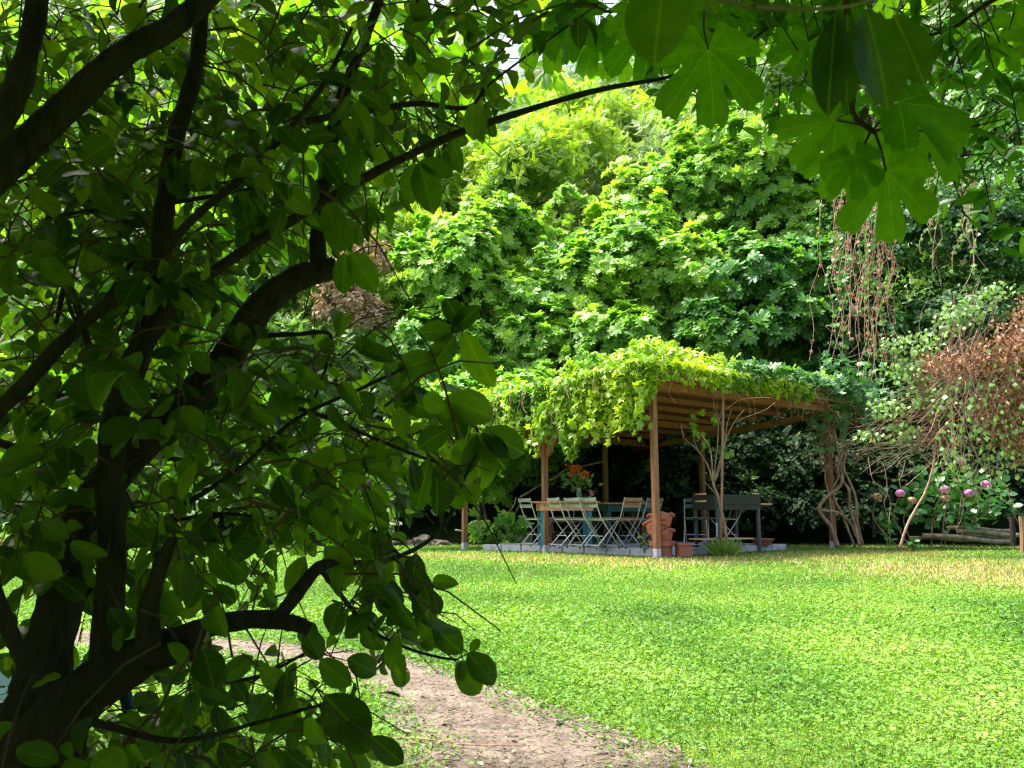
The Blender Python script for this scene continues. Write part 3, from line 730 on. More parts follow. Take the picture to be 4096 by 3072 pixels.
for y in (.07, BW-.07): mb.box((BL+.10, y, BT-.18), (.32, .02, .03))
mb.build('shelf_bracket', M['bbq'], bq)
for z in (BT+.005, BT-.115):
    MB().tube([(-.10, BW*.30, z), (-.10, BW*.78, z)], .017, 10).build('handle', M['pine'], bq, smooth=True)
MB().box((BL*.84, 0, BT+.02), (.17, .02, .012)).build('handle', M['pine'], bq)
for y in (-.02-.03, BW+.05):
    wh = MB()
    a0 = 16
    wh.tube([(-.04, y-.018, .075), (-.04, y+.018, .075)], .075, 20); w_ = wh.build('wheel', M['rubber'], bq, bevel=.004)
    MB().tube([(-.04, y-.022, .075), (-.04, y+.022, .075)], .03, 12).build('hub', M['bbqleg'], w_)
MB().box((0-.03, BW*0-.0, .42), (.004, .028, .22)).build('label_strip', M['label'], bq)
mb = MB()
for i in range(8): mb.box((-.0335, random.uniform(-.003, .003), .335+i*.024), (.002, random.uniform(.008, .014), .010))
mb.build('label_print', M['ink'], bq)

# ---------------------------------------------------------------- terracotta planters
tp = gp(2652, 2222, .02); tp.y += .18
def lobed(a, n=3, k_=.16): return 1+k_*math.cos(n*a)
bigpot = empty('plant_pot', (tp.x+.02, tp.y+.02, .0)); tag(bigpot, 'large round terracotta pot under the stacked planters beside the near post', 'plant pot')
MB().lathe((0, 0, 0), [(.15, 0), (.17, .16), (.20, .165), (.21, .24), (.19, .24), (.175, .2), (0.01, .2)], 28).build('pot', M['terracotta'], bigpot, smooth=False)
MB().lathe((0, 0, .19), [(.17, 0), (.16, .02), (.05, .03), (.01, .03)], 18).build('soil', M['soil'], bigpot)
labs = ['terracotta stacking planter lying lowest on the round pot', 'terracotta stacking planter with curled lip, middle one of the stack', 'topmost terracotta stacking planter holding dry twigs']
for i in range(3):
    s_ = empty('stacking_planter', (tp.x+(.02, -.04, .02)[i], tp.y, .215+i*.12)); s_.scale = (.9, .9, .95); s_.rotation_euler = (R((4, -5, 3)[i]), R((-6, 7, -4)[i]), R((10, 50, 20)[i]))
    tag(s_, labs[i], 'planter', 'terracotta planters stacked beside the near post')
    mb = MB(); nn = 48; prof = [(.145, 0), (.155, .0), (.20, .15), (.202, .17), (.225, .172), (.236, .18), (.238, .212), (.228, .216), (.21, .20), (.17, .12), (.02, .11)]
    b_ = 0
    for (r_, z) in prof:
        for j in range(nn):
            an = 2*math.pi*j/nn; lob = math.cos(3*an)
            rr = r_*(1+.07*lob)*(1+(.05*lob if z > .16 else 0)); zz = z-(.028*lob if z > .16 else 0)
            mb.v.append((rr*math.cos(an), rr*math.sin(an), zz))
    for a_ in range(len(prof)-1):
        for j in range(nn): mb.f.append([a_*nn+j, a_*nn+(j+1) % nn, (a_+1)*nn+(j+1) % nn, (a_+1)*nn+j])
    mb.f.append(list(range(nn))[::-1]); mb.f.append([(len(prof)-1)*nn+j for j in range(nn)])
    mb.build('bowl', M['terracotta'], s_)
    if i == 2:
        mb = MB()
        for _ in range(7):
            a = random.uniform(0, 6.28); mb.tube([(0, 0, .08), (math.cos(a)*.05, math.sin(a)*.05, .22), (math.cos(a)*.14, math.sin(a)*.12, random.uniform(.2, .3))], .005, 4)
        mb.build('dry_twigs', M['deadstem'], s_)
rp_ = gp(2744, 2222, .02)
rb = empty('trough', (rp_.x, rp_.y+.16, 0), R(14)); tag(rb, 'small brown rectangular plastic trough between the round pot and barbecue wheel', 'trough')
mb = MB(); 
for (sx, sy, z0, z1) in ((.22, .15, 0, .17), (.25, .18, .17, .205)): 
    mb.box((0, -sy/2, (z0+z1)/2), (sx, .012, z1-z0)); mb.box((0, sy/2, (z0+z1)/2), (sx, .012, z1-z0)); mb.box((-sx/2, 0, (z0+z1)/2), (.012, sy-.014, z1-z0)); mb.box((sx/2, 0, (z0+z1)/2), (.012, sy-.014, z1-z0))
mb.build('walls', M['claybrown'], rb, bevel=.002)
MB().box((0, 0, .08), (.20, .13, .15)).build('soil', M['soil'], rb)
fp_ = W(3050, 2150, 15.2)
rb = empty('trough', (fp_.x, fp_.y, .10), R(30)); tag(rb, 'brown planter bowl standing in shade on the patio behind the barbecue', 'planter')
mb = MB().lathe((0, 0, 0), [(.14, 0), (.19, .09), (.21, .095), (.21, .115), (.19, .115), (.16, .08), (.02, .08)], 20); mb.build('bowl', M['claybrown'], rb)

def sprig(name, label, cat, c, h, n_st, mat, leaf=.06, spread=.12, tmpl=T_WIDE, bark='grassblade', dens=9):
    root = empty(name, c); tag(root, label, cat); mb = MB(); P = []; Y = []
    for _ in range(n_st):
        a = random.uniform(0, 6.28); e = Vector((math.cos(a)*spread, math.sin(a)*spread, h*random.uniform(.6, 1)))
        mb.tube([(0, 0, 0), (e.x*.5, e.y*.5, e.z*.6), e], .004, 4, cap=False)
        for k_ in range(dens):
            t = random.uniform(.2, 1); P.append((e.x*t, e.y*t, e.z*t)); Y.append((random.uniform(-1, 1), random.uniform(-1, 1), random.uniform(-.3, .7)))
    mb.build('stems', M[bark], root)
    N = rng.normal(0, .4, (len(P), 3))+np.array([0, -.3, 1]); leaves('leaves', tmpl, P, Y, N, rng.uniform(.6, 1.2, len(P))*leaf, M[mat], root)
    return root
sg = gp(2580, 2215, .02); sprig('weed_plant', 'light green self seeded plant growing left of the near pergola post', 'plant', (sg.x, sg.y, 0), .48, 4, 'bushleaf', .06)
sg = gp(2668, 2200, .02); sprig('weed_plant', 'tiny sprig sprouting over the rim of the round terracotta pot', 'plant', (tp.x-.1, tp.y-.2, .0), .34, 2, 'bushleaf', .035, .06)

# ---------------------------------------------------------------- rose tree with stake and grass tuft
rb0 = gp(2905, 2215, .02)
rs = empty('rose_tree', (rb0.x, rb0.y, 0)); tag(rs, 'young standard rose with pruned bare stems tied to a stake', 'rose tree')
def dd2(px, py, dy=0): p = W(px, py, rb0.y+dy); return Vector((p.x-rb0.x, p.y-rb0.y, p.z))
mb = MB(); 
def br(pts, r0, r1, dy=None, sides=6):
    P = [dd2(a, b_, (dy or 0)*i/len(pts)) for i, (a, b_) in enumerate(pts)]; n_ = len(P)
    p, rr = smooth_path(P, [r0+(r1-r0)*i/(n_-1) for i in range(n_)], 4); mb.tube(p, rr, sides, wob=.12)
br([(2907, 2225), (2900, 2110), (2885, 2040), (2872, 1985), (2858, 1950), (2852, 1925)], .026, .02)
br([(2852, 1930), (2830, 1860), (2790, 1800), (2735, 1752)], .018, .01, .3)
br([(2790, 1800), (2780, 1770), (2772, 1735)], .010, .006)
br([(2735, 1752), (2725, 1700), (2745, 1710)], .008, .005)
br([(2852, 1925), (2848, 1860), (2838, 1790), (2800, 1730)], .015, .008, -.2)
br([(2853, 1925), (2862, 1850), (2870, 1780), (2874, 1700), (2890, 1620)], .015, .007, .2)
br([(2855, 1925), (2878, 1850), (2900, 1770), (2908, 1700), (2925, 1640)], .014, .006)
br([(2858, 1930), (2880, 1870), (2890, 1800), (2930, 1700), (2975, 1640)], .011, .005, -.3)
br([(2900, 1790), (2895, 1720), (2870, 1660), (2868, 1580)], .009, .004)
br([(2874, 1700), (2860, 1640), (2850, 1560)], .009, .004)
br([(2940, 1690), (2975, 1672), (3060, 1640), (3100, 1610)], .008, .003)
br([(2862, 1975), (2840, 1950), (2815, 1925)], .010, .004)
br([(2900, 1640), (2960, 1600), (3040, 1590), (3090, 1592)], .006, .003)
mb.build('stems', M['vinebark'], rs, smooth=True)
P = []; 
for (a, b_) in ((2780, 1665), (2775, 1700), (2805, 1745), (2820, 1770), (2835, 1780), (2800, 1650), (2790, 1720), (2850, 1800), (2912, 1820), (2930, 1818), (2860, 1690), (2815, 1790), (2890, 1815)):
    for _ in range(3): P.append(tuple(dd2(a+random.uniform(-9, 9), b_+random.uniform(-9, 9), random.uniform(-.1, .1))))
leaves('leaves', T_PALM, P, rng.normal(0, 1, (len(P), 3)), rng.normal(0, .5, (len(P), 3))+np.array([0, -1, .5]), rng.uniform(.06, .12, len(P)), M['creeper'], rs)
a, b_ = dd2(2884, 2215, -.08), dd2(2893, 1560, -.08)
st = empty('wooden_stake', (rb0.x, rb0.y, 0)); tag(st, 'thin upright wooden stake beside the rose stems', 'stake')
MB().tube([a, a.lerp(b_, .5), b_], .021, 8).build('stake', M['woodpale'], st, smooth=True)
mb = MB(); c0 = dd2(2893, 1822, -.1); mb.tube([dd2(2832, 1848, 0), dd2(2870, 1835, -.12), c0], .004, 4); mb.tube([dd2(2866, 2010, -.03), dd2(2878, 2014, -.1)], .006, 4); mb.build('plant_tie', M['greentie'], rs)
def tuft(name, label, c, n_, h, spread, mat='grassblade', cat='grass tuft'):
    a = rng.uniform(0, 6.28, n_); r_ = rng.random(n_)*spread
    P = np.stack([c[0]+np.cos(a)*r_*.5, c[1]+np.sin(a)*r_*.5, np.full(n_, c[2])], 1)
    Y = np.stack([np.cos(a)*r_/spread*.9, np.sin(a)*r_/spread*.9, np.ones(n_)], 1)+rng.normal(0, .15, (n_, 3))
    o = leaves(name, T_BLADE, P-np.array(c), Y, rdir(n_), rng.uniform(.5, 1, n_)*h, M[mat]); o.location = c
    return tag(o, label, cat)
tuft('grass_tuft', 'thick bright green grass tuft at the foot of the rose', (rb0.x-.06, rb0.y-.05, g(rb0.x, rb0.y)), 420, .36, .34)

# ---------------------------------------------------------------- background vegetation
def B(x, y, d, r): return (tuple(D(x, y, d)), r)
GF = 'fig trees on the bank behind the pergola'
def tb(name, label, cat, basepx, d, blobs, *a, **k):
    p = D(basepx, 1100, d); return tree(name, label, cat, (p.x, d), [B(*q) for q in blobs], *a, **k)
tb('fig_tree', 'tallest bright fig tree crowning the bank above the pergola', 'fig tree', 1560, 24.5, [(1600, 420, 24.5, 2.3), (1430, 470, 24, 1.7), (1720, 500, 23.5, 1.7), (1520, 370, 25, 1.4)], T_FIGLO, 'figbush', .175, 30, k=6, group=GF, stems=3, tr=.08)
tb('fig_tree', 'fig tree with sunlit round crown directly behind the pergola roof', 'fig tree', 1400, 21, [(1380, 580, 22, 1.7), (1250, 660, 21.5, 1.35), (1500, 640, 21.3, 1.5), (1330, 760, 20.4, 1.2), (1160, 740, 21, 1.0)], T_FIGLO, 'figbush', .17, 32, k=6, group=GF, stems=3, tr=.07)
tb('fig_tree', 'shaded fig tree with leaves darkened blue green for shade over the right end of the roof', 'fig tree', 1640, 20.3, [(1620, 620, 20.8, 1.3), (1700, 700, 20.3, 1.1), (1540, 740, 20.0, 1.0), (1760, 600, 20.6, 1.0)], T_FIGLO, 'figdark', .18, 32, k=6, group=GF, stems=3, tr=.07)
tb('fig_tree', 'fig tree left of the pergola reaching down to the brown dead patch', 'fig tree', 960, 21.5, [(1000, 590, 22, 1.5), (900, 640, 21.6, 1.1), (1080, 520, 22.6, 1.1), (960, 770, 21, 1.3), (1090, 660, 21.6, 1.0)], T_FIGLO, 'figbush', .16, 33, k=6, group=GF, stems=3, tr=.07)
tb('fig_tree', 'low fig bush with arching stems beside the left pergola post', 'fig tree', 1060, 18.3, [(1010, 900, 19.2, .95), (1120, 880, 18.8, .8), (1110, 990, 18.2, .62), (960, 1010, 18.4, .6), (1060, 1060, 17.6, .42)], T_FIGLO, 'figbush', .12, 55, k=5, group=GF, stems=3, tr=.05)
SX = [800, 900, 1000, 1150, 1300, 1450, 1600, 1750, 1830]; SY = [600, 540, 500, 440, 400, 320, 285, 320, 470]
n = 7200; x = rng.uniform(810, 1830, n); y = rng.uniform(285, 900, n)
bump = np.sin(x*.031+1)*np.sin(y*.037)+.7*np.sin(x*.063+y*.02)*np.sin(y*.071+2)+.5*np.sin(x*.13)*np.sin(y*.12+x*.05)
ok = (y > np.interp(x, SX, SY)+25*np.sin(x*.05)) & (rng.random(n) < .62+.5*bump); x, y, bump = x[ok], y[ok], bump[ok]
d = 24.0-(y-285)/600*4.4-bump*.38+rng.normal(0, .18, len(x)); TP = np.array([list(D(a, b_, c_)) for a, b_, c_ in zip(x, y, d)])
TA = nrm(np.tile([-.15, -.55, .8], (len(x), 1))+rng.normal(0, .35, (len(x), 3)))
figs = {'l': bpy.data.objects['fig_tree.003'], 'c': bpy.data.objects['fig_tree.001'], 't': bpy.data.objects['fig_tree'], 'd': bpy.data.objects['fig_tree.002']}
who = np.where(x < 1130, 'l', np.where((x > 1500) & (y > 560), 'd', np.where((x > 1330) & (y < 560), 't', 'c')))
for k_, o_ in figs.items():
    m_ = who == k_
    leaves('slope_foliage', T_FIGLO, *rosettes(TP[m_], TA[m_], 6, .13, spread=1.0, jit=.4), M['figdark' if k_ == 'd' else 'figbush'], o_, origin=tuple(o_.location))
    mb = MB()
    for q in np.nonzero(m_)[0][::22]:
        a = Vector(TP[q]); o2 = Vector(o_.location); b_ = a+Vector((random.uniform(-.4, .4), .9, -1.3)); pts, rr = smooth_path([b_-o2, a.lerp(b_, .5)-o2+Vector((0, -.1, .05)), a-o2, a-o2+Vector((random.uniform(-.12, .12), -.05, .35))], [.03, .022, .015, .008], 3); mb.tube(pts, rr, 5)
    mb.build('branch', M['greybark'], o_, smooth=True)
GA = 'acacias on the hillside'
tb('acacia_tree', 'yellow green acacia with bare pale stems rising above the fig trees', 'acacia', 1110, 33, [(1130, 400, 33, 2.4), (1010, 380, 34, 2.0), (1240, 350, 35, 2.1), (1080, 470, 32, 1.6)], T_PINN, 'acacia', .36, 7, k=5, group=GA, tr=.13, nlimb=14, stems=3, shell=.3)
tb('acacia_tree', 'pale acacia further left on the hillside behind the foreground branch', 'acacia', 900, 34, [(900, 430, 34, 2.3), (790, 470, 33, 2.0), (880, 520, 31, 1.5)], T_PINN, 'acacia', .36, 7, k=5, group=GA, tr=.12, nlimb=9, stems=2, shell=.3)
tb('acacia_tree', 'acacia standing highest on the slope under the gap of sky', 'acacia', 1330, 40, [(1340, 300, 40, 2.6), (1230, 270, 41, 2.2), (1450, 310, 41, 2.2)], T_PINN, 'acacia', .38, 6, k=5, group=GA, tr=.12, nlimb=9, stems=2, shell=.3)
# far hillside woodland: one mass
bl = []
for _ in range(190):
    y = random.uniform(36, 74); x = random.uniform(-.66, .9)*y; r_ = random.uniform(1.6, 3.2)
    bl.append(((x, y, g(x, y)+r_*.7), (r_, r_, r_*1.25)))
P, A = crown_tips(bl, 2.6, low=-.2, lump=.25, shell=.1)
wl = leaves('woodland', T_PINN, *rosettes(P, A, 6, .46), M['hazeleaf']); tag(wl, 'wooded hillside tinted bluish green for haze far behind the garden', 'woodland', kind='stuff')
# undergrowth covering the bank
bl = []
for q_ in range(430):
    y = 19+19*random.random()**1.3 if q_ < 340 else random.uniform(18.3, 19.2); x = random.uniform(-.72, .75)*y; r_ = random.uniform(.7, 1.5)
    if y < 20 and -2.5 < x < 12: continue
    bl.append(((x, y, g(x, y)+r_*.3), (r_, r_, r_*.9)))
P, A = crown_tips(bl, 10, low=-.3, lump=.3)
ug = leaves('undergrowth', T_SPRAY, *rosettes(P, A, 4, .28), M['bushleaf']); tag(ug, 'mixed green undergrowth covering the bank', 'undergrowth', kind='stuff')

GT = 'conifers left of the pergola'
tb('conifer', 'feathery light green conifer left of the brown dead patch', 'conifer', 640, 21, [(640, 620, 22, 1.5), (600, 760, 21, 1.3), (700, 500, 23, 1.4), (520, 650, 22, 1.4)], T_SPRAY, 'bushleaf', .22, 18, k=5, group=GT, bark='bark', tr=.05, nlimb=4)
tb('conifer', 'dark conifer at the edge of the lawn behind the hanging branch', 'conifer', 800, 18.5, [(800, 1020, 18.6, .85), (880, 1010, 18.4, .7), (730, 960, 19, .9), (840, 900, 19.4, .9), (690, 1060, 18.3, .7)], T_SPRAY, 'thuja', .20, 24, k=5, group=GT, bark='bark', tr=.05, nlimb=4)
tb('conifer', 'conifer half hidden by the trunk of the foreground tree', 'conifer', 350, 20, [(350, 800, 20, 1.6), (200, 850, 19.6, 1.5), (470, 880, 19.4, 1.3), (80, 900, 19.4, 1.5), (300, 1000, 18.8, 1.0)], T_SPRAY, 'thuja', .22, 16, k=5, group=GT, bark='bark', tr=.05, nlimb=4)
o = empty('dead_shrub', D(750, 800, 20.5)); tag(o, 'dried out brown shrub among the conifers', 'shrub')
P, A = crown_tips([B(745, 640, 20.6, (.8, .8, 1.15)), B(790, 560, 21, .6), B(800, 690, 20.4, .5)], 55)
leaves('dead_foliage', T_DIA, *rosettes(P, A, 4, .15), M['deadpale'], o, origin=tuple(o.location))

GI = 'ivy covered bushes on the right hand bank'
tb('ivy_bush', 'ivy bush coloured dark for the deep shade right behind the barbecue', 'ivy', 1700, 18.6, [(1700, 1020, 18.9, .95), (1800, 1010, 18.3, .8), (1620, 980, 19.3, .9), (1560, 1060, 19, .7), (1650, 1110, 18.2, .6), (1760, 1110, 17.8, .6), (1850, 1110, 17.6, .55)], T_WIDE, 'ivy', .085, 80, k=4, group=GI, bark='bark', tr=.035, nlimb=3)
tb('ivy_bush', 'ivy bush coloured dark for the shade behind the dining tables', 'ivy', 1350, 19.2, [(1350, 1010, 19.3, 1.0), (1460, 990, 19.5, .95), (1240, 960, 19.3, .95), (1180, 1060, 18.8, .7), (1300, 900, 20, 1), (1260, 1110, 18.4, .6), (1380, 1110, 18.6, .65), (1500, 1110, 18.6, .6)], T_WIDE, 'ivy', .085, 75, k=4, group=GI, bark='bark', tr=.035, nlimb=3)
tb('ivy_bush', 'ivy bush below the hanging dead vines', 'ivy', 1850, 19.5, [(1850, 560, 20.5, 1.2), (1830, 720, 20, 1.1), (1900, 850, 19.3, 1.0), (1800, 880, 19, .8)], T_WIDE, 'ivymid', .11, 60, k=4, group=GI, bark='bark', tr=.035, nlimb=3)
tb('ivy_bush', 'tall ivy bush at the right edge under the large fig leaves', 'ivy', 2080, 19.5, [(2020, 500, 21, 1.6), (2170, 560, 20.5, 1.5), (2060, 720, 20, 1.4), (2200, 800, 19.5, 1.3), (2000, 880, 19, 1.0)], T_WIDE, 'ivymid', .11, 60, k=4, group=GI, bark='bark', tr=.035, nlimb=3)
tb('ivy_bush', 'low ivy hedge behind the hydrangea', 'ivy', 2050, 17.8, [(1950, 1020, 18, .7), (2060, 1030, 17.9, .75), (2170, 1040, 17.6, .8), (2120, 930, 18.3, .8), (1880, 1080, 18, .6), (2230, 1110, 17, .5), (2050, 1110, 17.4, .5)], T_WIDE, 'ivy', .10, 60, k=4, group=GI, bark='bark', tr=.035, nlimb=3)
tb('broadleaf_tree', 'leafy tree tinted pale for haze high on the slope behind the laurel sprays', 'tree', 1950, 32, [(1900, 180, 34, 2.6), (1760, 190, 36, 2.6), (2050, 100, 33, 2.6), (2230, 60, 31, 2.6), (1820, 80, 37, 2.8), (2000, -20, 34, 2.6)], T_WIDE, 'hazeleaf', .22, 11, k=5, tr=.16, stems=2)
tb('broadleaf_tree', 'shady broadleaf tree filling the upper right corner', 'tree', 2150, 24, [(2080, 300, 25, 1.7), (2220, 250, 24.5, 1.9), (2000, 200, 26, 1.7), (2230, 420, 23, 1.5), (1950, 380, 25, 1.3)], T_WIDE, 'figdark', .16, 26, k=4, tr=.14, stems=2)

# hanging dead vines
hv = D(1860, 600, 17.6); hvo = empty('hanging_vines', hv); tag(hvo, 'curtain of dead brown vines hanging over the right end of the bank', 'vines')
mb = MB(); LP = []; LY = []; GPn = []; GY = []
for i in range(54):
    x = random.gauss(1860, 45); y0 = random.uniform(330, 470); y1 = y0+random.uniform(150, 430); d = random.uniform(16.6, 18)
    if i > 40: x = random.uniform(2000, 2110); y0 = 350; y1 = random.uniform(450, 640)
    n_ = 7; p = [D(x+random.uniform(-14, 14)+(i % 5-2)*2.5*k_, y0+(y1-y0)*k_/(n_-1), d)-hv for k_ in range(n_)]
    pts, rr = smooth_path(p, [.006]*n_, 3); mb.tube(pts, rr, 4, cap=False)
    for q in pts:
        for _ in range(random.choice((0, 0, 1, 5))):
            v = (q.x+random.uniform(-.05, .05), q.y+random.uniform(-.05, .05), q.z); yv = (random.uniform(-.4, .4), random.uniform(-.4, .1), -1)
            if i % 3 == 0 or i > 40: GPn.append(v); GY.append(yv)
            else: LP.append(v); LY.append(yv)
for i in range(26):
    x = random.uniform(1780, 2010); y = random.uniform(640, 900)
    tangle(mb, D(x, y, 16.8)-hv, D(x+random.uniform(-110, 110), y+random.uniform(20, 170), 16.4)-hv, 1, .05, .2, .006)
mb.build('stems', M['deadstem'], hvo)
leaves('dead_leaves', T_WIDE, LP, LY, rdir(len(LP)), rng.uniform(.04, .10, len(LP)), M['deadleaf'], hvo)
leaves('green_leaves', T_WIDE, GPn, GY, rdir(len(GPn)), rng.uniform(.06, .11, len(GPn)), M['bushleaf'], hvo)

# woody climber round the right hand post
q0 = Vector((Pr.x, Pr.y, 0)); wc = empty('woody_climber', q0); tag(wc, 'thick twisted bare climber stems winding round the right pergola post', 'climber')
mb = MB()
def wpath(pts, r0, r1, d=None, sides=7):
    P = [W(a, b_, (d or Pr.y)-.12+random.uniform(-.06, .06))-q0 for a, b_ in pts]; n_ = len(P)
    p, rr = smooth_path(P, [r0+(r1-r0)*i/(n_-1) for i in range(n_)], 5); mb.tube(p, rr, sides, wob=.1, cap=True)
wpath([(3352, 2190), (3325, 2110), (3290, 2065), (3276, 2030), (3310, 1985), (3350, 1955), (3368, 1925), (3365, 1850), (3345, 1780), (3330, 1700)], .045, .025)
wpath([(3262, 2035), (3300, 2043), (3350, 2050), (3400, 2090), (3425, 2150)], .03, .022)
wpath([(3440, 2185), (3420, 2100), (3400, 2030), (3395, 1960), (3372, 1925), (3350, 1880), (3375, 1800)], .035, .02)
wpath([(3450, 2180), (3430, 2090), (3425, 2000), (3400, 1930), (3375, 1870), (3390, 1790)], .03, .02)
wpath([(3420, 2190), (3370, 2060), (3345, 2010), (3330, 1960), (3355, 1900), (3340, 1820)], .025, .015)
wpath([(3350, 2190), (3330, 2100), (3318, 1990), (3300, 1900), (3335, 1800), (3300, 1700), (3290, 1640)], .02, .012)
for i in range(70):
    a = (random.uniform(3250, 3480), random.uniform(1600, 1850)); e = (a[0]+random.uniform(-110, 110), a[1]+random.uniform(-60, 170))
    tangle(mb, W(*a, Pr.y-.1)-q0, W(*e, Pr.y-.2)-q0, 1, .05, .10, .010)
mb.build('stems', M['vinebark'], wc, smooth=True)
P = []
for (cx, cy, n_) in ((3360, 1680, 16), (3330, 1600, 14), (3400, 1560, 12), (3300, 1780, 8), (3430, 1620, 12), (3380, 1500, 12), (3440, 1780, 6), (3290, 1550, 16), (3260, 1640, 9), (3450, 1540, 22), (3480, 1650, 18), (3420, 1480, 20), (3350, 1450, 18), (3500, 1750, 8)):
    for _ in range(n_): P.append(tuple(W(cx+random.gauss(0, 38), cy+random.gauss(0, 30), Pr.y-.25+random.uniform(-.2, .2))-q0))
leaves('leaves', T_PALM, P, rng.normal(0, 1, (len(P), 3))+np.array([0, 0, -.4]), rng.normal(0, .5, (len(P), 3))+np.array([-.3, -1, .6]), rng.uniform(.10, .17, len(P)), M['creeperdark'], wc)

# dead vine mound + shrub on the right
dm = D(2180, 900, 13); dmo = empty('dead_vine_mound', dm); tag(dmo, 'mound of rust brown dead vine leaves spilling in from the right edge', 'dead vine')
P, A = crown_tips([B(x_, y_, 13.2, r_) for x_, y_, r_ in ((2260, 690, .5), (2215, 735, .48), (2165, 765, .4), (2110, 785, .34), (2060, 785, .27), (2005, 790, .2), (2200, 850, .46), (2140, 870, .33), (2260, 890, .55), (2195, 950, .32), (2300, 760, .6), (2235, 960, .4), (2150, 920, .3))], 330, low=-.9, lump=.4, shell=.35)
n_ = len(P); Yd = np.tile([0, -.2, -1.0], (n_, 1))+rng.normal(0, .6, (n_, 3))
leaves('dead_leaves', T_DIA, P, Yd, rng.normal(0, 1, (n_, 3)), rng.uniform(.04, .10, n_), M['deadleaf'], dmo, origin=tuple(dm))
mb = MB()
for i in range(85):
    a = D(random.uniform(2040, 2260), random.uniform(700, 980), 13.2); 
    tangle(mb, a-dm, D(random.uniform(1960, 2240), random.uniform(760, 1060), 12.9)-dm, 1, .05, .12, .007)
mb.build('stems', M['deadstem'], dmo)
P = []; Yv = []
for _ in range(420):
    P.append(tuple(D(random.uniform(2020, 2230), random.gauss(930, 70), 12.7+random.random()*.5)-dm)); Yv.append((random.uniform(-.4, .4), -.3, -1))
leaves('green_leaves', T_WIDE, P, Yv, rdir(len(P)), rng.uniform(.05, .10, len(P)), M['bushleaf'], dmo)
sh = W(3600, 2175, 13.6); sh.z = g(sh.x, sh.y); sho = empty('arching_shrub', sh); tag(sho, 'thin arching shrub with drooping pale green leaves left of the dead vine mound', 'shrub')
mb = MB()
p, rr = smooth_path([W(a, b_, 13.6)-sh for a, b_ in ((3600, 2190), (3625, 2110), (3660, 2040), (3705, 1960), (3735, 1850), (3742, 1720), (3760, 1600), (3800, 1500))], [.022, .02, .019, .018, .016, .014, .012, .008], 5); mb.tube(p, rr, 6, wob=.1)
ctr = [(1960, 800, .34), (1915, 880, .28), (1990, 740, .32), (2010, 860, .32), (1950, 930, .25), (2060, 690, .3), (1870, 940, .16), (2090, 660, .28), (1930, 740, .22), (2150, 630, .25)]
for (x, y, r_) in ctr:
    for _ in range(16):
        tangle(mb, D(2035+random.uniform(-25, 25), random.uniform(780, 940), 13.6)-sh, D(x+random.uniform(-50, 40), y+random.uniform(-40, 50), 13.5)-sh, 1, .05, .10, .006)
for _ in range(60):
    a = random.uniform(0, 1); tangle(mb, D(2040, 930, 13.6)-sh, D(1830+a*330, 1000+random.uniform(-60, 40), 13.4+random.uniform(-.2, .2))-sh, 1, .06, .10, .006)
for (x0, y0, x1, y1) in ((1880, 990, 1930, 1130), (1990, 980, 2060, 1090), (2080, 990, 2070, 1150), (2110, 980, 2100, 1090), (2160, 1000, 2110, 1130), (1960, 990, 1950, 1060), (2130, 990, 2200, 1130)):
    tangle(mb, D(x0, y0, 13.4)-sh, D(x1, y1, 13.4)-sh, 2, .06, .12, .007)
mb.build('stems', M['vinebark'], sho, smooth=True)
P, A = crown_tips([B(x, y, 13.5, (r_*1.2, r_, r_*.8)) for x, y, r_ in ctr], 110, low=-1, lump=.3, shell=.35)
n_ = len(P); leaves('leaves', T_WIDE, P, np.tile([-.2, -.3, -.9], (n_, 1))+rng.normal(0, .4, (n_, 3)), rng.normal(0, .5, (n_, 3))+np.array([-.4, -.7, .6]), rng.uniform(.05, .095, n_), M['bushleaf'], sho, origin=tuple(sh))

# hydrangea
hy = W(3760, 2150, 15.4); hy.z = g(hy.x, hy.y); hyo = empty('hydrangea', hy); tag(hyo, 'hydrangea bush with mauve flower heads in the shade on the right', 'hydrangea')
P, A = crown_tips([(tuple(W(a, b_, 15.9)), r_) for a, b_, r_ in ((3640, 2040, .42), (3760, 2040, .45), (3880, 2030, .45), (3970, 1990, .4), (3850, 1930, .35), (3720, 1950, .35), (3560, 2100, .2))], 42, low=-.7, shell=.3)
n_ = len(P); leaves('leaves', T_OVAL, P, A+rng.normal(0, .5, (n_, 3))+np.array([0, -.3, -.2]), rng.normal(0, .35, (n_, 3))+np.array([0, -.7, .7]), rng.uniform(.11, .19, n_), M['hydleaf'], hyo, origin=tuple(hy), wid=np.full(n_, 1.3))
mb = MB(); 
heads = [(3602, 1973, 1), (3779, 1957, 1), (3877, 1972, 1), (3942, 1937, 1), (3845, 1844, 1), (3647, 2002, 0), (3785, 1993, 0), (3510, 1986, 0)]
for (a, b_, k_) in heads:
    c = W(a, b_, 15.2)-hy; pts, rr = smooth_path([Vector((c.x*.5, .4, .05)), Vector((c.x*.9, .3, c.z*.6)), c], [.012, .01, .007], 4); mb.tube(pts, rr, 5)
    n_ = 120; d_ = rdir(n_); P = d_*np.array([.085, .08, .066])+np.array(c)
    leaves('flower_head' if k_ else 'dried_flower_head', T_FLORET, P, np.cross(d_, rdir(n_)), d_, np.full(n_, .02), M['mauve' if k_ else 'driedflower'], hyo)
mb.build('stems', M['vinebark'], hyo)
for (a, b_, h_, lab) in ((3560, 2185, .5, 'broad leaved seedling at the left foot of the hydrangea'), (3660, 2185, .35, 'small seedling right of the arching shrub stem')):
    p = gp(a, b_, .0); p.y = 15; p = W(a, 2185, 15); sprig('seedling', lab, 'plant', (p.x, p.y, g(p.x, p.y)), h_, 4, 'hydleaf', .13, .12, T_OVAL, dens=5)

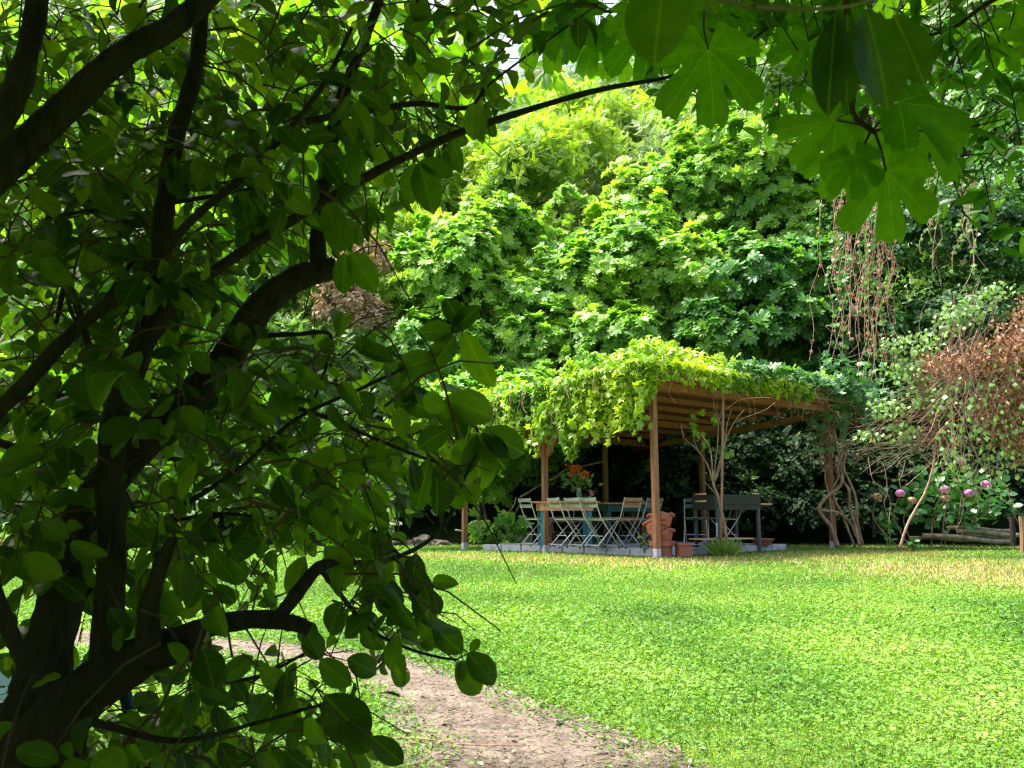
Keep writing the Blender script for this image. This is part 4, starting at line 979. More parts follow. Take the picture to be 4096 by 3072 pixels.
# logs, stakes, stones
for i, (x0, y0, x1, y1, r_) in enumerate(((3690, 2142, 4060, 2168, .045), (3830, 2125, 4075, 2140, .045), (3850, 2140, 4060, 2153, .04), (3640, 2152, 3900, 2160, .035), (3790, 2112, 4050, 2122, .035))):
    a = W(x0, y0, 15.6+i*.05); b_ = W(x1, y1, 15.6+i*.05); c = (a+b_)/2
    lg = MB(); pts, rr = smooth_path([a-c, (a-c)*.3+Vector((0, 0, .02)), (b_-c)*.5-Vector((0, 0, .015)), b_-c], [r_, r_*.95, r_*1.05, r_*.9], 4)
    lg.tube(pts, rr, 9, wob=.04); o = lg.build('log', M['greybark'], None, smooth=True); o.location = c
    tag(o, ['long pole lying lowest and nearest in the woodpile', 'upper pole at the right of the woodpile', 'middle pole of the woodpile', 'thin pole poking out left of the woodpile', 'topmost thin pole of the woodpile'][i], 'log', 'poles stacked beside the hydrangea')
for (x, y0, y1, r_, d, lab, mm) in ((4090, 2195, 2065, .045, 14.6, 'short pale wooden post cut by the right edge', 'woodpale'), (4052, 2170, 2065, .05, 15.3, 'dark rotten stump post behind the pale one', 'bark'), (3497, 2140, 2030, .03, 15.8, 'slim dark stake standing right of the woody climber', 'bark')):
    a = W(x, y0, d); b_ = W(x-6, y1, d); o = MB().tube([(0, 0, -.05), (b_.x-a.x, 0, (b_.z-a.z)*.5), (b_.x-a.x, 0, b_.z-a.z)], [r_, r_*.95, r_*.85], 9, wob=.08).build('post', M[mm], None, smooth=False)
    o.location = a; tag(o, lab, 'post')
def rock(name, label, c, r, seed, group=None):
    import bmesh
    from mathutils import noise
    bm = bmesh.new(); bmesh.ops.create_icosphere(bm, subdivisions=3, radius=1)
    for v in bm.verts:
        nn = noise.noise(v.co*1.3+Vector((seed*7.1, 0, 0)))*.5+noise.noise(v.co*4+Vector((seed, 3, 0)))*.12; v.co *= 1+nn
        v.co = Vector((v.co.x*r[0], v.co.y*r[1], max(v.co.z, -.5)*r[2]))
    me = bpy.data.meshes.new(name); bm.to_mesh(me); bm.free(); o = link_mesh(me, name, M['stone']); o.location = c; return tag(o, label, 'rock', group)
rd = [(1690, 2125, .2, 'largest rough stone edging the lawn left of the pergola'), (1745, 2122, .14, 'pale stone nearest the left pergola post'), (1650, 2135, .12, 'small stone between larger ones at the lawn edge'), (1560, 2140, .17, 'flat stone under the dark conifer'), (1500, 2145, .13, 'leftmost dark stone at the lawn edge'), (1770, 2100, .12, 'stone resting behind the pale one')]
for i, (a, b_, r_, lab) in enumerate(rd):
    p = W(a, b_, 17.3+.1*(i % 3)); rock('rock', lab, (p.x, p.y, g(p.x, p.y)+r_*.35), (r_*1.3, r_, r_*.75), i+1, 'stones edging the lawn')
p = W(2095, 2145, 16.9); o = MB().box((0, 0, .12), (.34, .3, .26)).build('concrete_block', M['concrete'], None, bevel=.01); o.location = (p.x, p.y, 0); tag(o, 'mossy concrete block behind the leftmost chair', 'block')
# arching bare fig branches beside the left chair
mb = MB(); c0 = W(1900, 2180, 16.2)
for pts in (((1880, 2165), (1980, 2100), (2050, 2030), (2065, 1990)), ((1870, 2130), (1960, 2125), (2040, 2080), (2090, 2000)), ((1820, 2120), (1900, 2130), (1990, 2110)), ((2080, 1990), (2200, 1920), (2350, 1860), (2420, 1845)), ((2200, 1925), (2260, 1880), (2330, 1865), (2400, 1850))):
    p, rr = smooth_path([W(a, b_, 16.6)-c0 for a, b_ in pts], [.02, .018, .015, .01][:len(pts)], 5); mb.tube(p, rr, 6)
o = empty('fallen_branch', c0); tag(o, 'long pale bare branches arching behind the left pergola posts', 'branch'); mb.build('stems', M['greybark'], o, smooth=True)
P = [tuple(W(random.uniform(1880, 2110), random.gauss(2110, 30), 16.5+random.uniform(-.3, .3))-c0) for _ in range(60)]
leaves('leaves', T_FIGLO, P, rng.normal(0, 1, (60, 3))+np.array([0, -.5, -.2]), rng.normal(0, .4, (60, 3))+np.array([0, -.6, .8]), rng.uniform(.12, .2, 60), M['figbush'], o)
# raised planter bed far left
pb = W(60, 2188, 14); rbx = empty('raised_bed', (pb.x-.3, pb.y+.4, g(pb.x, pb.y)), R(3)); tag(rbx, 'orange brown wooden raised bed seen through the leaves at the left edge', 'raised bed')
mb = MB()
for z in (.06, .165):
    mb.box((0, -.4, z), (1.5, .03, .10)); mb.box((0, .4, z), (1.5, .03, .10)); mb.box((-.75, 0, z), (.03, .77, .10)); mb.box((.75, 0, z), (.03, .77, .10))
mb.build('boards', M['pine'], rbx)
mb = MB().box((0, -.41, .235), (1.56, .10, .025)).box((0, .41, .235), (1.56, .10, .025)); mb.build('rim', M['pine'], rbx)
MB().box((0, 0, .1), (1.44, .75, .18)).build('soil', M['soil'], rbx)
P = rng.uniform(-1, 1, (300, 3))*np.array([.7, .35, .12])+np.array([0, 0, .38]); leaves('plants', T_OVAL, P, rdir(300), rng.normal(0, .4, (300, 3))+np.array([0, 0, 1]), rng.uniform(.08, .16, 300), M['bushleaf'], rbx)

# ---------------------------------------------------------------- lawn cover
def on_patio(x, y):
    N_, a, b_ = SL['N'], SL['L']-SL['N'], SL['R']-SL['N']; det = a.x*b_.y-a.y*b_.x
    dx, dy = x-N_.x, y-N_.y; s = (dx*b_.y-dy*b_.x)/det; t = (a.x*dy-a.y*dx)/det
    return (s > -.03) & (t > -.03) & (s < 1.03) & (t < 1.03)
def scatter(n, y0, y1, power):
    u = rng.random(n); y = (y0**(1-power)+u*(y1**(1-power)-y0**(1-power)))**(1/(1-power))
    x = rng.uniform(-1, 1, n)*(y*.70+.8); return x, y
def lawn_noise(x, y): return .5+.22*np.sin(x*1.7+y*.9)+.2*np.sin(y*2.3-x*.6+1)+.15*np.sin(x*5.1+2)*np.sin(y*4.3)
x, y = scatter(820000, 3.0, 17.6, .6)
pd = path_dist(x, y); ln_ = lawn_noise(x, y)
keep = (pd > .62+1.35*rng.random(len(x))**1.1) | ((pd > .4) & (rng.random(len(x)) < .05))
keep &= (rng.random(len(x)) < np.clip(.55+1.1*lawn_noise(x*2.1+3, y*2.3), .3, 1))
bare = np.exp(-((x-.9)/1.3)**2-((y-4.0)/.6)**2)*.8
keep &= ~on_patio(x, y) & (rng.random(len(x)) > bare)
drymask = dryness(x, y)*1.15
keep &= rng.random(len(x)) > np.clip(drymask, 0, .85)
x, y = x[keep], y[keep]; n = len(x)
big = rng.random(n) < .09; S = (.0072+.0012*y)*rng.uniform(.5, 1.4, n)*np.where(big & (y < 8), 1.7, 1)
P = np.stack([x, y, G(x, y)+rng.uniform(.004, .03, n)+np.where(big & (y < 9), rng.uniform(.01, .04, n), 0)], 1)
a = rng.uniform(0, 6.28, n); Y = np.stack([np.cos(a), np.sin(a), rng.normal(.15, .35, n)], 1); N = rng.normal(0, .42, (n, 3))+np.array([0, 0, 1])
tag(leaves('clover_lawn', T_WIDE, P, Y, N, S*1.25, M['clover']), 'bright green clover and weed lawn', 'lawn', kind='stuff')
x, y = scatter(420000, 3.0, 18.0, .5)
keep = (path_dist(x, y) > .9+.6*rng.random(len(x))) & ~on_patio(x, y) & (rng.random(len(x)) < .35+.5*lawn_noise(x*1.3+4, y*1.1)); x, y = x[keep], y[keep]; n = len(x)
P = np.stack([x, y, G(x, y)], 1); Y = rng.normal(0, .5, (n, 3))+np.array([0, 0, 1]); 
tag(leaves('grass', T_BLADE, P, Y, rdir(n), (.03+.002*y)*rng.uniform(.5, 1.3, n), M['grassblade'], wid=.8+.14*y), 'short grass blades growing through the clover', 'grass', kind='stuff')
# dry grass along the pergola and at the right
x = rng.uniform(-2.5, 11, 80000); y = rng.uniform(8.8, 17.3, 80000)
dm_ = dryness(x, y)
keep = (rng.random(len(x)) < dm_) & ~on_patio(x, y); x, y = x[keep], y[keep]; n = len(x)
P = np.stack([x, y, G(x, y)], 1); Y = rng.normal(0, .8, (n, 3))+np.array([0, 0, .7])
tag(leaves('dry_grass', T_BLADE, P, Y, rdir(n), rng.uniform(.03, .09, n), M['drygrass'], wid=np.full(n, 2.2)), 'straw coloured dry grass round the pergola and under the dead vines', 'dry grass', kind='stuff')
# fallen leaves and cut bits near the path
x, y = scatter(9000, 3.0, 8.5, 1.2); pd = path_dist(x, y); keep = rng.random(len(x)) < np.where(pd < 1.7, np.where(pd < .9, .08, .22), .0); x, y = x[keep], y[keep]; n = len(x)
P = np.stack([x, y, G(x, y)+.035], 1); a = rng.uniform(0, 6.28, n); Y = np.stack([np.cos(a), np.sin(a), rng.normal(0, .15, n)], 1)
tag(leaves('fallen_leaves', T_OVAL, P, Y, rng.normal(0, .3, (n, 3))+np.array([0, 0, 1]), rng.uniform(.02, .055, n), M['paleleaf']), 'pale wilted leaves littering the edges of the path', 'fallen leaves', kind='stuff')
x, y = scatter(26000, 3.0, 8.0, 1.2); keep = path_dist(x, y) < 1.5; x, y = x[keep], y[keep]; n = len(x)
P = np.stack([x, y, G(x, y)+.036], 1); a = rng.uniform(0, 6.28, n); Y = np.stack([np.cos(a), np.sin(a), np.zeros(n)], 1)
tag(leaves('dry_litter', T_BLADE, P, Y, np.tile([0, 0, 1.], (n, 1)), rng.uniform(.01, .045, n), M['litter'], wid=np.full(n, 2.5)), 'fine straw litter scattered over the bare earth path', 'litter', kind='stuff')
mb = MB(); c0 = W(1800, 2990, 4.1); c0.z = g(c0.x, c0.y)+.03
pts, rr = smooth_path([Vector((-.3, .12, .0)), Vector((-.15, .03, .02)), Vector((.1, 0, .0)), Vector((.4, -.05, .01))], [.003, .004, .004, .002], 4); mb.tube(pts, rr, 5)
o = mb.build('fallen_twig', M['deadstem']); o.location = c0; tag(o, 'thin bare twig lying on the grass at the edge of the path', 'twig')

# ---------------------------------------------------------------- garden table and pot behind the trunk
gt = D(60, 1478, 2.9); gz = g(gt.x, gt.y)
gto = empty('garden_table', (gt.x-.05, gt.y+.1, gz)); tag(gto, 'teal plastic garden table half hidden behind the tree trunk', 'table')
hgt = gt.z-gz
MB().lathe((0, 0, hgt-.04), [(.02, 0), (.34, 0), (.37, .01), (.37, .035), (.36, .04), (.02, .035)], 40).build('tabletop', M['tealplastic'], gto, smooth=False)
for sx in (-1, 1):
    for sy in (-1, 1): MB().tube([(sx*.22, sy*.22, hgt-.05), (sx*.34, sy*.34, 0)], [.025, .02], 8).build('leg', M['tealplastic'], gto, smooth=True)
bk = D(350, 1600, 2.75); bz = g(bk.x, bk.y)
bko = empty('bucket', (bk.x, bk.y, bz)); tag(bko, 'tall black plastic bucket on the grass beside the teal table', 'bucket'); hb = bk.z-bz+.05
MB().lathe((0, 0, 0), [(.10, 0), (.14, hb-.02), (.155, hb-.02), (.155, hb), (.135, hb), (.10, .03), (.01, .03)], 32).build('body', M['blackplastic'], bko, smooth=False)
mb = MB(); pts = [Vector((math.cos(a)*.15, math.sin(a)*.03-.08, hb-.03-math.sin(a)*.12)) for a in np.linspace(0, math.pi, 12)]; mb.tube(pts, .004, 6); mb.build('handle', M['metal'], bko)

# ---------------------------------------------------------------- foreground tree
tb0 = D(30, 1700, 1.35); tz = g(tb0.x, tb0.y); FO = Vector((tb0.x, tb0.y, tz))
ft = empty('leafy_tree', FO); tag(ft, 'dark leaning foreground tree with broad oval leaves filling the left half', 'tree')
def limb(pts, name='limb', sub=10, sides=12, cut=False, mat='bark', wob=.02):
    P = [D(x, y, d)-FO for x, y, d, r in pts]; Rr = [r*K*d/F for x, y, d, r in pts]
    p, rr = smooth_path(P, Rr, sub); mb = MB(); mb.tube(p, rr, sides+8 if rr[0] > .008 else sides, wob=wob*.4)
    from mathutils import noise
    if rr[0] > .006:
        nn = sides+8 if rr[0] > .008 else sides
        for q in range(len(mb.v)):
            c_ = p[min(q//nn, len(p)-1)]; v_ = Vector(mb.v[q]); k_ = 1+.20*noise.noise(v_*22)+.10*noise.noise(v_*60); mb.v[q] = tuple(c_+(v_-c_)*k_)
    o = mb.build(name, M[mat], ft, smooth=True)
    if cut:
        t = (p[-1]-p[-2]).normalized(); e = p[-1]; MB().tube([e+t*.0005, e+t*.004], rr[-1]*.93, sides).build('cut_face', M['cutwood'], o)
    return o
base = FO
P = [Vector((0, 0, -.1)), Vector((0, 0, .35)), D(20, 1740, 1.35)-FO, D(60, 1600, 1.33)-FO]
p, rr = smooth_path(P, [.16, .13, .115, .085], 6); MB().tube(p, rr, 18, wob=.05).build('trunk', M['bark'], ft, smooth=True)
limb([(50, 1640, 1.33, 85), (80, 1500, 1.33, 55), (130, 1300, 1.34, 43), (185, 1110, 1.36, 40), (280, 985, 1.38, 38), (400, 870, 1.4, 36), (500, 760, 1.42, 34), (560, 665, 1.43, 33), (640, 605, 1.44, 30), (725, 578, 1.45, 24)], sides=14, cut=True)
limb([(690, 590, 1.45, 20), (685, 520, 1.46, 18), (700, 400, 1.47, 17), (735, 220, 1.5, 15), (790, 80, 1.52, 12), (840, -60, 1.55, 10)])
limb([(60, 1640, 1.3, 70), (180, 1500, 1.28, 52), (290, 1430, 1.27, 46), (370, 1400, 1.26, 40), (438, 1392, 1.25, 34)], sides=14)
limb([(230, 1480, 1.27, 36), (232, 1380, 1.26, 33), (240, 1200, 1.25, 29), (240, 1000, 1.25, 28), (255, 880, 1.26, 28), (310, 740, 1.28, 27), (345, 610, 1.3, 24), (355, 450, 1.33, 22), (385, 280, 1.36, 20), (425, 130, 1.4, 18), (440, -60, 1.44, 16)], sides=14)
limb([(330, 1400, 1.24, 24), (460, 1350, 1.22, 22), (560, 1338, 1.21, 19), (640, 1348, 1.2, 17), (668, 1362, 1.2, 12)])
limb([(600, 1336, 1.21, 14), (650, 1270, 1.24, 14), (690, 1225, 1.27, 13), (740, 1215, 1.3, 6), (830, 1212, 1.34, 5), (930, 1165, 1.38, 4.5), (985, 1090, 1.42, 4), (1005, 1030, 1.44, 3), (1040, 960, 1.46, 2)])
limb([(318, 1400, 1.2, 24), (325, 1300, 1.19, 20), (345, 1230, 1.18, 17), (372, 1165, 1.17, 12)], mat='bark')
limb([(255, 900, 1.26, 20), (330, 730, 1.26, 14), (420, 620, 1.27, 12), (560, 520, 1.29, 11), (690, 440, 1.31, 11), (830, 362, 1.33, 10), (980, 292, 1.36, 9), (1120, 244, 1.4, 8), (1290, 195, 1.45, 6), (1450, 165, 1.5, 4.5), (1570, 122, 1.55, 3), (1660, 60, 1.6, 2)])
limb([(-60, 430, 1.0, 38), (40, 325, 1.02, 36), (125, 250, 1.04, 34), (255, 125, 1.06, 29), (390, 45, 1.1, 26), (520, -80, 1.14, 22)], sides=14)
limb([(-60, 330, .95, 30), (20, 230, .97, 28), (60, 110, 1.0, 25), (90, -60, 1.03, 22)])
limb([(-30, 910, 1.2, 18), (50, 835, 1.2, 18), (150, 725, 1.21, 15), (310, 590, 1.22, 12), (420, 470, 1.23, 10), (560, 350, 1.25, 8), (690, 195, 1.28, 6), (760, 60, 1.3, 4)])
limb([(355, 505, 1.33, 5), (240, 455, 1.33, 5), (100, 470, 1.32, 4)]); limb([(355, 440, 1.33, 6), (450, 425, 1.34, 5), (560, 404, 1.35, 3)])
limb([(-30, 870, 1.5, 9), (120, 858, 1.5, 9), (250, 850, 1.5, 8), (400, 862, 1.5, 8), (560, 878, 1.5, 5)])
limb([(-30, 1240, 1.15, 18), (20, 1360, 1.15, 17), (60, 1440, 1.16, 15), (110, 1520, 1.18, 12)])
limb([(-20, 950, 1.4, 9), (90, 985, 1.4, 8), (215, 1020, 1.4, 6)])
limb([(375, 640, 1.27, 8), (300, 560, 1.3, 6), (180, 700, 1.25, 5), (130, 590, 1.24, 4)])
limb([(660, 262, 1.3, 9), (780, 240, 1.32, 8), (900, 224, 1.34, 7), (1010, 232, 1.36, 5), (1060, 180, 1.38, 3), (1180, 90, 1.42, 2.5), (1290, 10, 1.45, 2)])
limb([(400, 1090, 1.36, 6), (520, 1010, 1.38, 5), (640, 905, 1.4, 4.5), (800, 830, 1.42, 4), (940, 760, 1.44, 3), (985, 700, 1.45, 3)])
limb([(600, 870, 1.4, 5), (700, 900, 1.42, 5), (840, 960, 1.44, 4), (950, 1000, 1.46, 3), (1030, 1010, 1.47, 2.5)])
limb([(560, 725, 1.43, 6), (640, 722, 1.4, 5), (712, 722, 1.38, 4), (705, 790, 1.37, 4), (680, 860, 1.37, 3)])
limb([(690, 1228, 1.27, 6), (740, 1290, 1.28, 5), (800, 1360, 1.29, 4), (880, 1400, 1.3, 3.5), (950, 1420, 1.31, 3), (990, 1425, 1.32, 2.5)])
limb([(430, 1480, 1.3, 5), (560, 1460, 1.3, 4), (680, 1400, 1.3, 3)]); limb([(200, 1560, 1.15, 8), (380, 1600, 1.14, 6), (560, 1560, 1.13, 4), (700, 1520, 1.13, 3)])
limb([(150, 1330, 1.5, 7), (230, 1230, 1.5, 5), (300, 1160, 1.5, 4)]); limb([(350, 1130, 1.5, 5), (470, 1110, 1.5, 4), (590, 1120, 1.5, 3)])
limb([(120, 700, 1.5, 4), (150, 620, 1.5, 8), (215, 830, 1.45, 9), (240, 900, 1.4, 8)])
# light density map of the foliage, one digit per 100 px of the 2212 px view
DEN = ["9999999999997211000000", "9999999999820000000000", "9999999999400000000000", "9999999993000000000000", "9999999440000000000000",
       "9999991400000000000000", "8999810100000000000000", "8889932330000000000000", "8888886664000000000000", "8888888888200000000000",
       "8888887666200000000000", "7788766430000000000000", "5675430563000000000000", "3155213573000000000000", "6105521220000000000000",
       "8356677300000000000000", "8888888820000000000000"]
def den(px, py):
    i = np.clip((py//100).astype(int), 0, 16); j = np.clip((px//100).astype(int), 0, 21)
    arr = np.array([[int(c) for c in r_] for r_ in DEN]); v = arr[i, j]
    return np.where((px < 0) | (py < 0) | (py > 1659), 9, v)
P = []; Y = []; N = []; S = []; tw = MB()
def add_leaf(p, yd, nd, s): P.append(tuple(p)); Y.append(tuple(yd)); N.append(tuple(nd)); S.append(s)
for i in range(17):
    for j in range(22):
        k_ = int(DEN[i][j])
        if not k_: continue
        m_ = k_*(.85 if j > 5 else .95)*(1 if i < 16 else .7); m_ = int(m_)+(random.random() < m_ % 1)
        for _ in range(m_):
            d = random.uniform(1.42, 2.3) if random.random() < .85 else random.uniform(1.1, 1.4)
            a = D(j*100+random.uniform(0, 100), i*100+random.uniform(0, 100), d)
            dr = Vector((random.gauss(.35, .7), random.gauss(0, .5), random.gauss(-.1, .55))).normalized(); L_ = random.uniform(.10, .24)
            e = a+dr*L_+Vector((0, 0, -.02)); pts = [a.lerp(e, t_)+Vector((0, 0, .03*math.sin(t_*3.1))) for t_ in (0, .33, .66, 1)]
            nl = random.randint(4, 6); ok = 0
            for q in range(nl):
                t_ = (q+.6)/nl; b_ = a.lerp(e, t_); side = dr.cross(Vector((0, 0, 1))).normalized()*(1 if q % 2 else -1)
                yd = (dr*.5+side*.6+Vector((random.gauss(0, .25), random.gauss(0, .25), random.gauss(-.45, .35)))).normalized(); s_ = random.uniform(.032, .062)
                tip = b_+yd*s_; u, v_, _f = proj([list(tip), list(b_)]); dn = den(u, v_)
                if dn.min() == 0 or random.random() > dn.min()/5: continue
                nd = Vector((random.gauss(0, .5), random.gauss(-.5, .5), random.gauss(.6, .4))); add_leaf(b_+yd*.008, yd, nd, s_); ok += 1
            if ok >= 2: tw.tube([q-FO for q in pts], [.0022, .0018, .0014, .001], 5, cap=False)
# individually placed leaves along the outline: base x,y, tip x,y, depth, facing (x tilt)
IND = [(905, 350, 935, 448, 1.3), (905, 350, 978, 372, 1.3), (895, 352, 885, 430, 1.32), (745, 545, 740, 632, 1.35), (760, 545, 805, 622, 1.35), (745, 462, 832, 462, 1.36), (742, 470, 785, 525, 1.37), (735, 490, 735, 540, 1.37),
       (1000, 712, 965, 640, 1.44), (985, 715, 905, 715, 1.44), (1000, 715, 1055, 835, 1.45), (985, 725, 930, 790, 1.43), (975, 720, 1030, 660, 1.44), (945, 770, 860, 800, 1.42),
       (1015, 935, 990, 870, 1.46), (960, 860, 1062, 895, 1.44), (955, 865, 1000, 940, 1.45), (1040, 930, 1130, 975, 1.46), (1035, 935, 1035, 1055, 1.46), (1035, 935, 1085, 1010, 1.47), (1030, 935, 985, 1020, 1.46), (925, 990, 905, 1100, 1.45), (950, 990, 985, 1085, 1.45), (870, 860, 940, 890, 1.43), (830, 780, 900, 850, 1.42),
       (720, 1060, 735, 1170, 1.4), (650, 1010, 720, 1075, 1.4), (760, 745, 850, 770, 1.38), (870, 905, 880, 840, 1.43), (900, 1195, 885, 1285, 1.36), (865, 1200, 900, 1262, 1.36), (880, 1290, 952, 1292, 1.3), (820, 1260, 850, 1330, 1.3), (740, 1300, 705, 1370, 1.28), (800, 1290, 780, 1345, 1.28), (860, 1320, 900, 1380, 1.29), (905, 1340, 955, 1400, 1.3),
       (935, 1350, 995, 1410, 1.3), (860, 1370, 840, 1445, 1.29), (905, 1390, 938, 1400, 1.3), (985, 1430, 1040, 1495, 1.31), (1010, 1410, 1068, 1470, 1.31), (1000, 1425, 995, 1470, 1.31), (1015, 1410, 1035, 1380, 1.31), (660, 1200, 620, 1290, 1.26), (780, 1215, 830, 1160, 1.3), (700, 1180, 760, 1240, 1.28),
       (690, 1425, 750, 1480, 1.2), (560, 1440, 630, 1500, 1.2), (640, 1500, 590, 1590, 1.15), (700, 1500, 790, 1600, 1.1), (620, 1450, 610, 1540, 1.18), (480, 1470, 540, 1420, 1.2), (660, 1360, 690, 1420, 1.22), (800, 1590, 870, 1650, 1.1), (740, 1560, 800, 1625, 1.1),
       (180, 1240, 200, 1330, 1.5), (455, 1180, 500, 1260, 1.35), (440, 1240, 400, 1310, 1.35)]
for (x0, y0, x1, y1, d) in IND:
    a = D(x0, y0, d); e = D(x1, y1, d+random.uniform(-.02, .02)); yd = e-a
    add_leaf(a, yd.normalized(), Vector((random.gauss(0, .25), -1, random.gauss(.35, .25))), yd.length*1.05)
    tw.tube([a-FO, a-FO-yd.normalized()*.02+Vector((-.01, 0, .006))], .0012, 5, cap=False)
n = len(P)
P, Y, N, S = [np.array(q) for q in (P, Y, N, S)]; cu = (np.arange(n) < n-len(IND)) & (rng.random(n) < .38)
for T_, m_ in ((T_OVALR, ~cu), (T_CURL, cu)): leaves('foliage', T_, P[m_], Y[m_], N[m_], S[m_], M['leafnear'], ft, uv=True, smooth=True, wid=rng.uniform(.8, 1.25, m_.sum()), origin=FO)
tw.build('twigs', M['twig'], ft)
# unseen crown added over and behind the viewer to shade the foreground
def outside_view(P, m=60):
    u, v, f = proj(P); return (f < .15) | (u < -m) | (u > 2212+m) | (v < -m) | (v > 1659+m)
bl = [((-1.6, .9, 2.9), (1.5, 1.6, 1.0)), ((-.2, .6, 2.7), (1.4, 1.5, .8)), ((-2.4, 1.6, 1.6), (.9, 1.5, 1.4)), ((-1.2, -.8, 2.2), (1.8, 1.2, 1.2)), ((1.0, -.2, 2.5), (1.3, 1.3, .8)), ((-2.2, .2, .9), (.9, 1.3, 1.2)), ((-.8, 1.2, 3.0), (1.5, .9, .6))]
bl += [((-2.5, 1.6, 1.0), (.8, .9, 1.8)), ((-.6, 1.3, 3.0), (1.6, 1.0, .7)), ((0, -1.2, 1.8), (2.0, .7, 1.4))]
Pc, Ac = crown_tips(bl, 34, low=-1, shell=.35); a_ = rosettes(Pc, Ac, 5, .12)
ok = outside_view(a_[0]) & (np.linalg.norm(a_[0]-np.array([0, 0, CAMZ]), axis=1) > .7)
leaves('unseen_crown', T_WIDE, *[q[ok] for q in a_], M['leafnear'], ft, origin=FO)

# fig tree behind the foreground tree, left
fb = Vector((-3.1, 4.2, g(-3.1, 4.2))); fo = empty('fig_tree', fb); tag(fo, 'backlit bright fig tree showing through gaps behind the dark foreground tree', 'fig tree')
FD = ["9999999999741020000000", "7777777777641100000000", "5555555555000000000000", "5555555540000000000000", "5555555000000000000000", "6666500000000000000000", "6665500000000000000000", "5555500000000000000000", "4444440000000000000000", "3333220200000000000000",
      "2221133100000000000000", "1000001110000000000000"]
P = []; Y = []; N = []; S = []; mb = MB()
for i in range(len(FD)):
    for j in range(22):
        for _ in range(int(int(FD[i][j])*1.1)):
            d = random.uniform(2.3, 4.3); a = D(j*100+random.uniform(0, 100), i*100+random.uniform(0, 100), d)
            Y.append((random.gauss(0, .7), random.gauss(-.1, .5), random.gauss(-.5, .5))); N.append((random.gauss(0, .35), random.gauss(-.5, .4), random.gauss(.8, .3))); P.append(tuple(a)); S.append(random.uniform(.10, .16))
n = len(P); leaves('foliage', T_FIGHI, P, Y, N, S, M['figleaf'], fo, uv=True, smooth=True, origin=fb)
for (pts) in ([(-3.1, 4.2, fb.z), (-2.8, 4.0, .8), (-2.3, 3.8, 1.6), (-1.6, 3.6, 2.4), (-.6, 3.4, 3.0)], [(-3.1, 4.2, fb.z), (-2.5, 4.1, .9), (-2.0, 3.9, 1.5), (-1.6, 3.7, 2.0), (-1.0, 3.5, 2.6)], [(-3.1, 4.2, fb.z), (-3.2, 4.0, .9), (-3.0, 3.6, 1.9), (-2.5, 3.2, 2.8)], [(-2.8, 4.0, .8), (-2.0, 3.6, 1.1), (-1.5, 3.3, 1.3), (-1.2, 3.2, 1.6)]):
    p, rr = smooth_path([Vector(q)-fb for q in pts], [.06-.011*i for i in range(len(pts))], 5); mb.tube(p, rr, 8, wob=.05)
mb.build('trunk', M['greybark'], fo, smooth=True)
bl = [((-4.3, 3.6, 2.0), (1.0, 1.0, 1.5))]
Pc, Ac = crown_tips(bl, 14, low=-1, shell=.3); a_ = rosettes(Pc, Ac, 4, .2); ok = outside_view(a_[0]); leaves('unseen_crown', T_FIGLO, *[q[ok] for q in a_], M['figleaf'], fo, origin=fb)

# fig branch hanging in from the top right, near
hb0 = D(1830, -120, 1.25); hf = empty('fig_branch', hb0); tag(hf, 'near fig branch hanging from the top right with very large lobed leaves', 'fig branch')
def hl(pts, r0, r1, d=1.25):
    P = [D(x, y, d+(q[0] if q else 0))-hb0 for x, y, *q in pts]; n_ = len(P); p, rr = smooth_path(P, [(r0+(r1-r0)*i/(n_-1))*K*d/F for i in range(n_)], 6); mb.tube(p, rr, 8, wob=.05)
mb = MB()
hl([(1835, -120), (1830, 0), (1832, 100), (1843, 190), (1842, 245), (1870, 272), (1890, 285)], 8, 6)
hl([(1890, 285), (1905, 330), (1914, 371)], 3.5, 2.5); hl([(1880, 285), (1865, 315), (1845, 340)], 3, 2); hl([(1885, 280), (1850, 268), (1806, 260)], 3, 2)
hl([(1888, 278), (1915, 245), (1941, 222, -.03)], 3, 2); hl([(1890, 282), (1940, 275), (2006, 286, .04)], 3, 2); hl([(1530, -40), (1520, 50), (1530, 107)], 3, 2); hl([(1530, -40), (1700, -90), (1835, -110)], 6, 6)
FL = [  # junction, tip of middle lobe, depth, size factor, tilt
    (1806, 260, 1722, 350, 1.25, 1.05, .2), (1941, 222, 2120, 245, 1.20, .95, .4), (1990, 270, 2085, 385, 1.30, .95, .1), (1845, 340, 1862, 428, 1.22, 1.0, .2), (1914, 371, 1935, 520, 1.25, 1.0, .1),
    (1840, 330, 1780, 430, 1.36, .95, .1), (1530, 107, 1545, 268, 1.35, 1.0, .2), (1900, 290, 1960, 400, 1.40, .9, .3)]
P = []; Y = []; N = []; S = []
for (x0, y0, x1, y1, d, s_, tl) in FL:
    a = D(x0, y0, d); e = D(x1, y1, d+.01); yd = e-a; P.append(tuple(a-hb0)); Y.append(tuple(yd)); N.append((random.gauss(0, .15), -1, tl)); S.append(yd.length*s_)
for (x0, y0, x1, y1) in ((1290, 60, 1255, 200), (1330, 90, 1300, 200), (1390, 60, 1400, 215), (1450, 40, 1435, 180), (1240, 30, 1215, 170), (1600, 20, 1640, 130), (1480, 90, 1510, 190), (1180, 60, 1200, 190), (1700, 20, 1680, 120), (1360, 20, 1340, 110)):
    d = random.uniform(1.5, 2.1); a = D(x0, y0, d); e = D(x1, y1, d); yd = e-a; P.append(tuple(a-hb0)); Y.append(tuple(yd)); N.append((random.gauss(0, .3), -1, random.gauss(.3, .3))); S.append(yd.length*.72)
    hl([(x0, y0, d-1.25), (x0+10, y0-70, d-1.25), (x0+50, -60, d-1.25)], 1.6, 2)
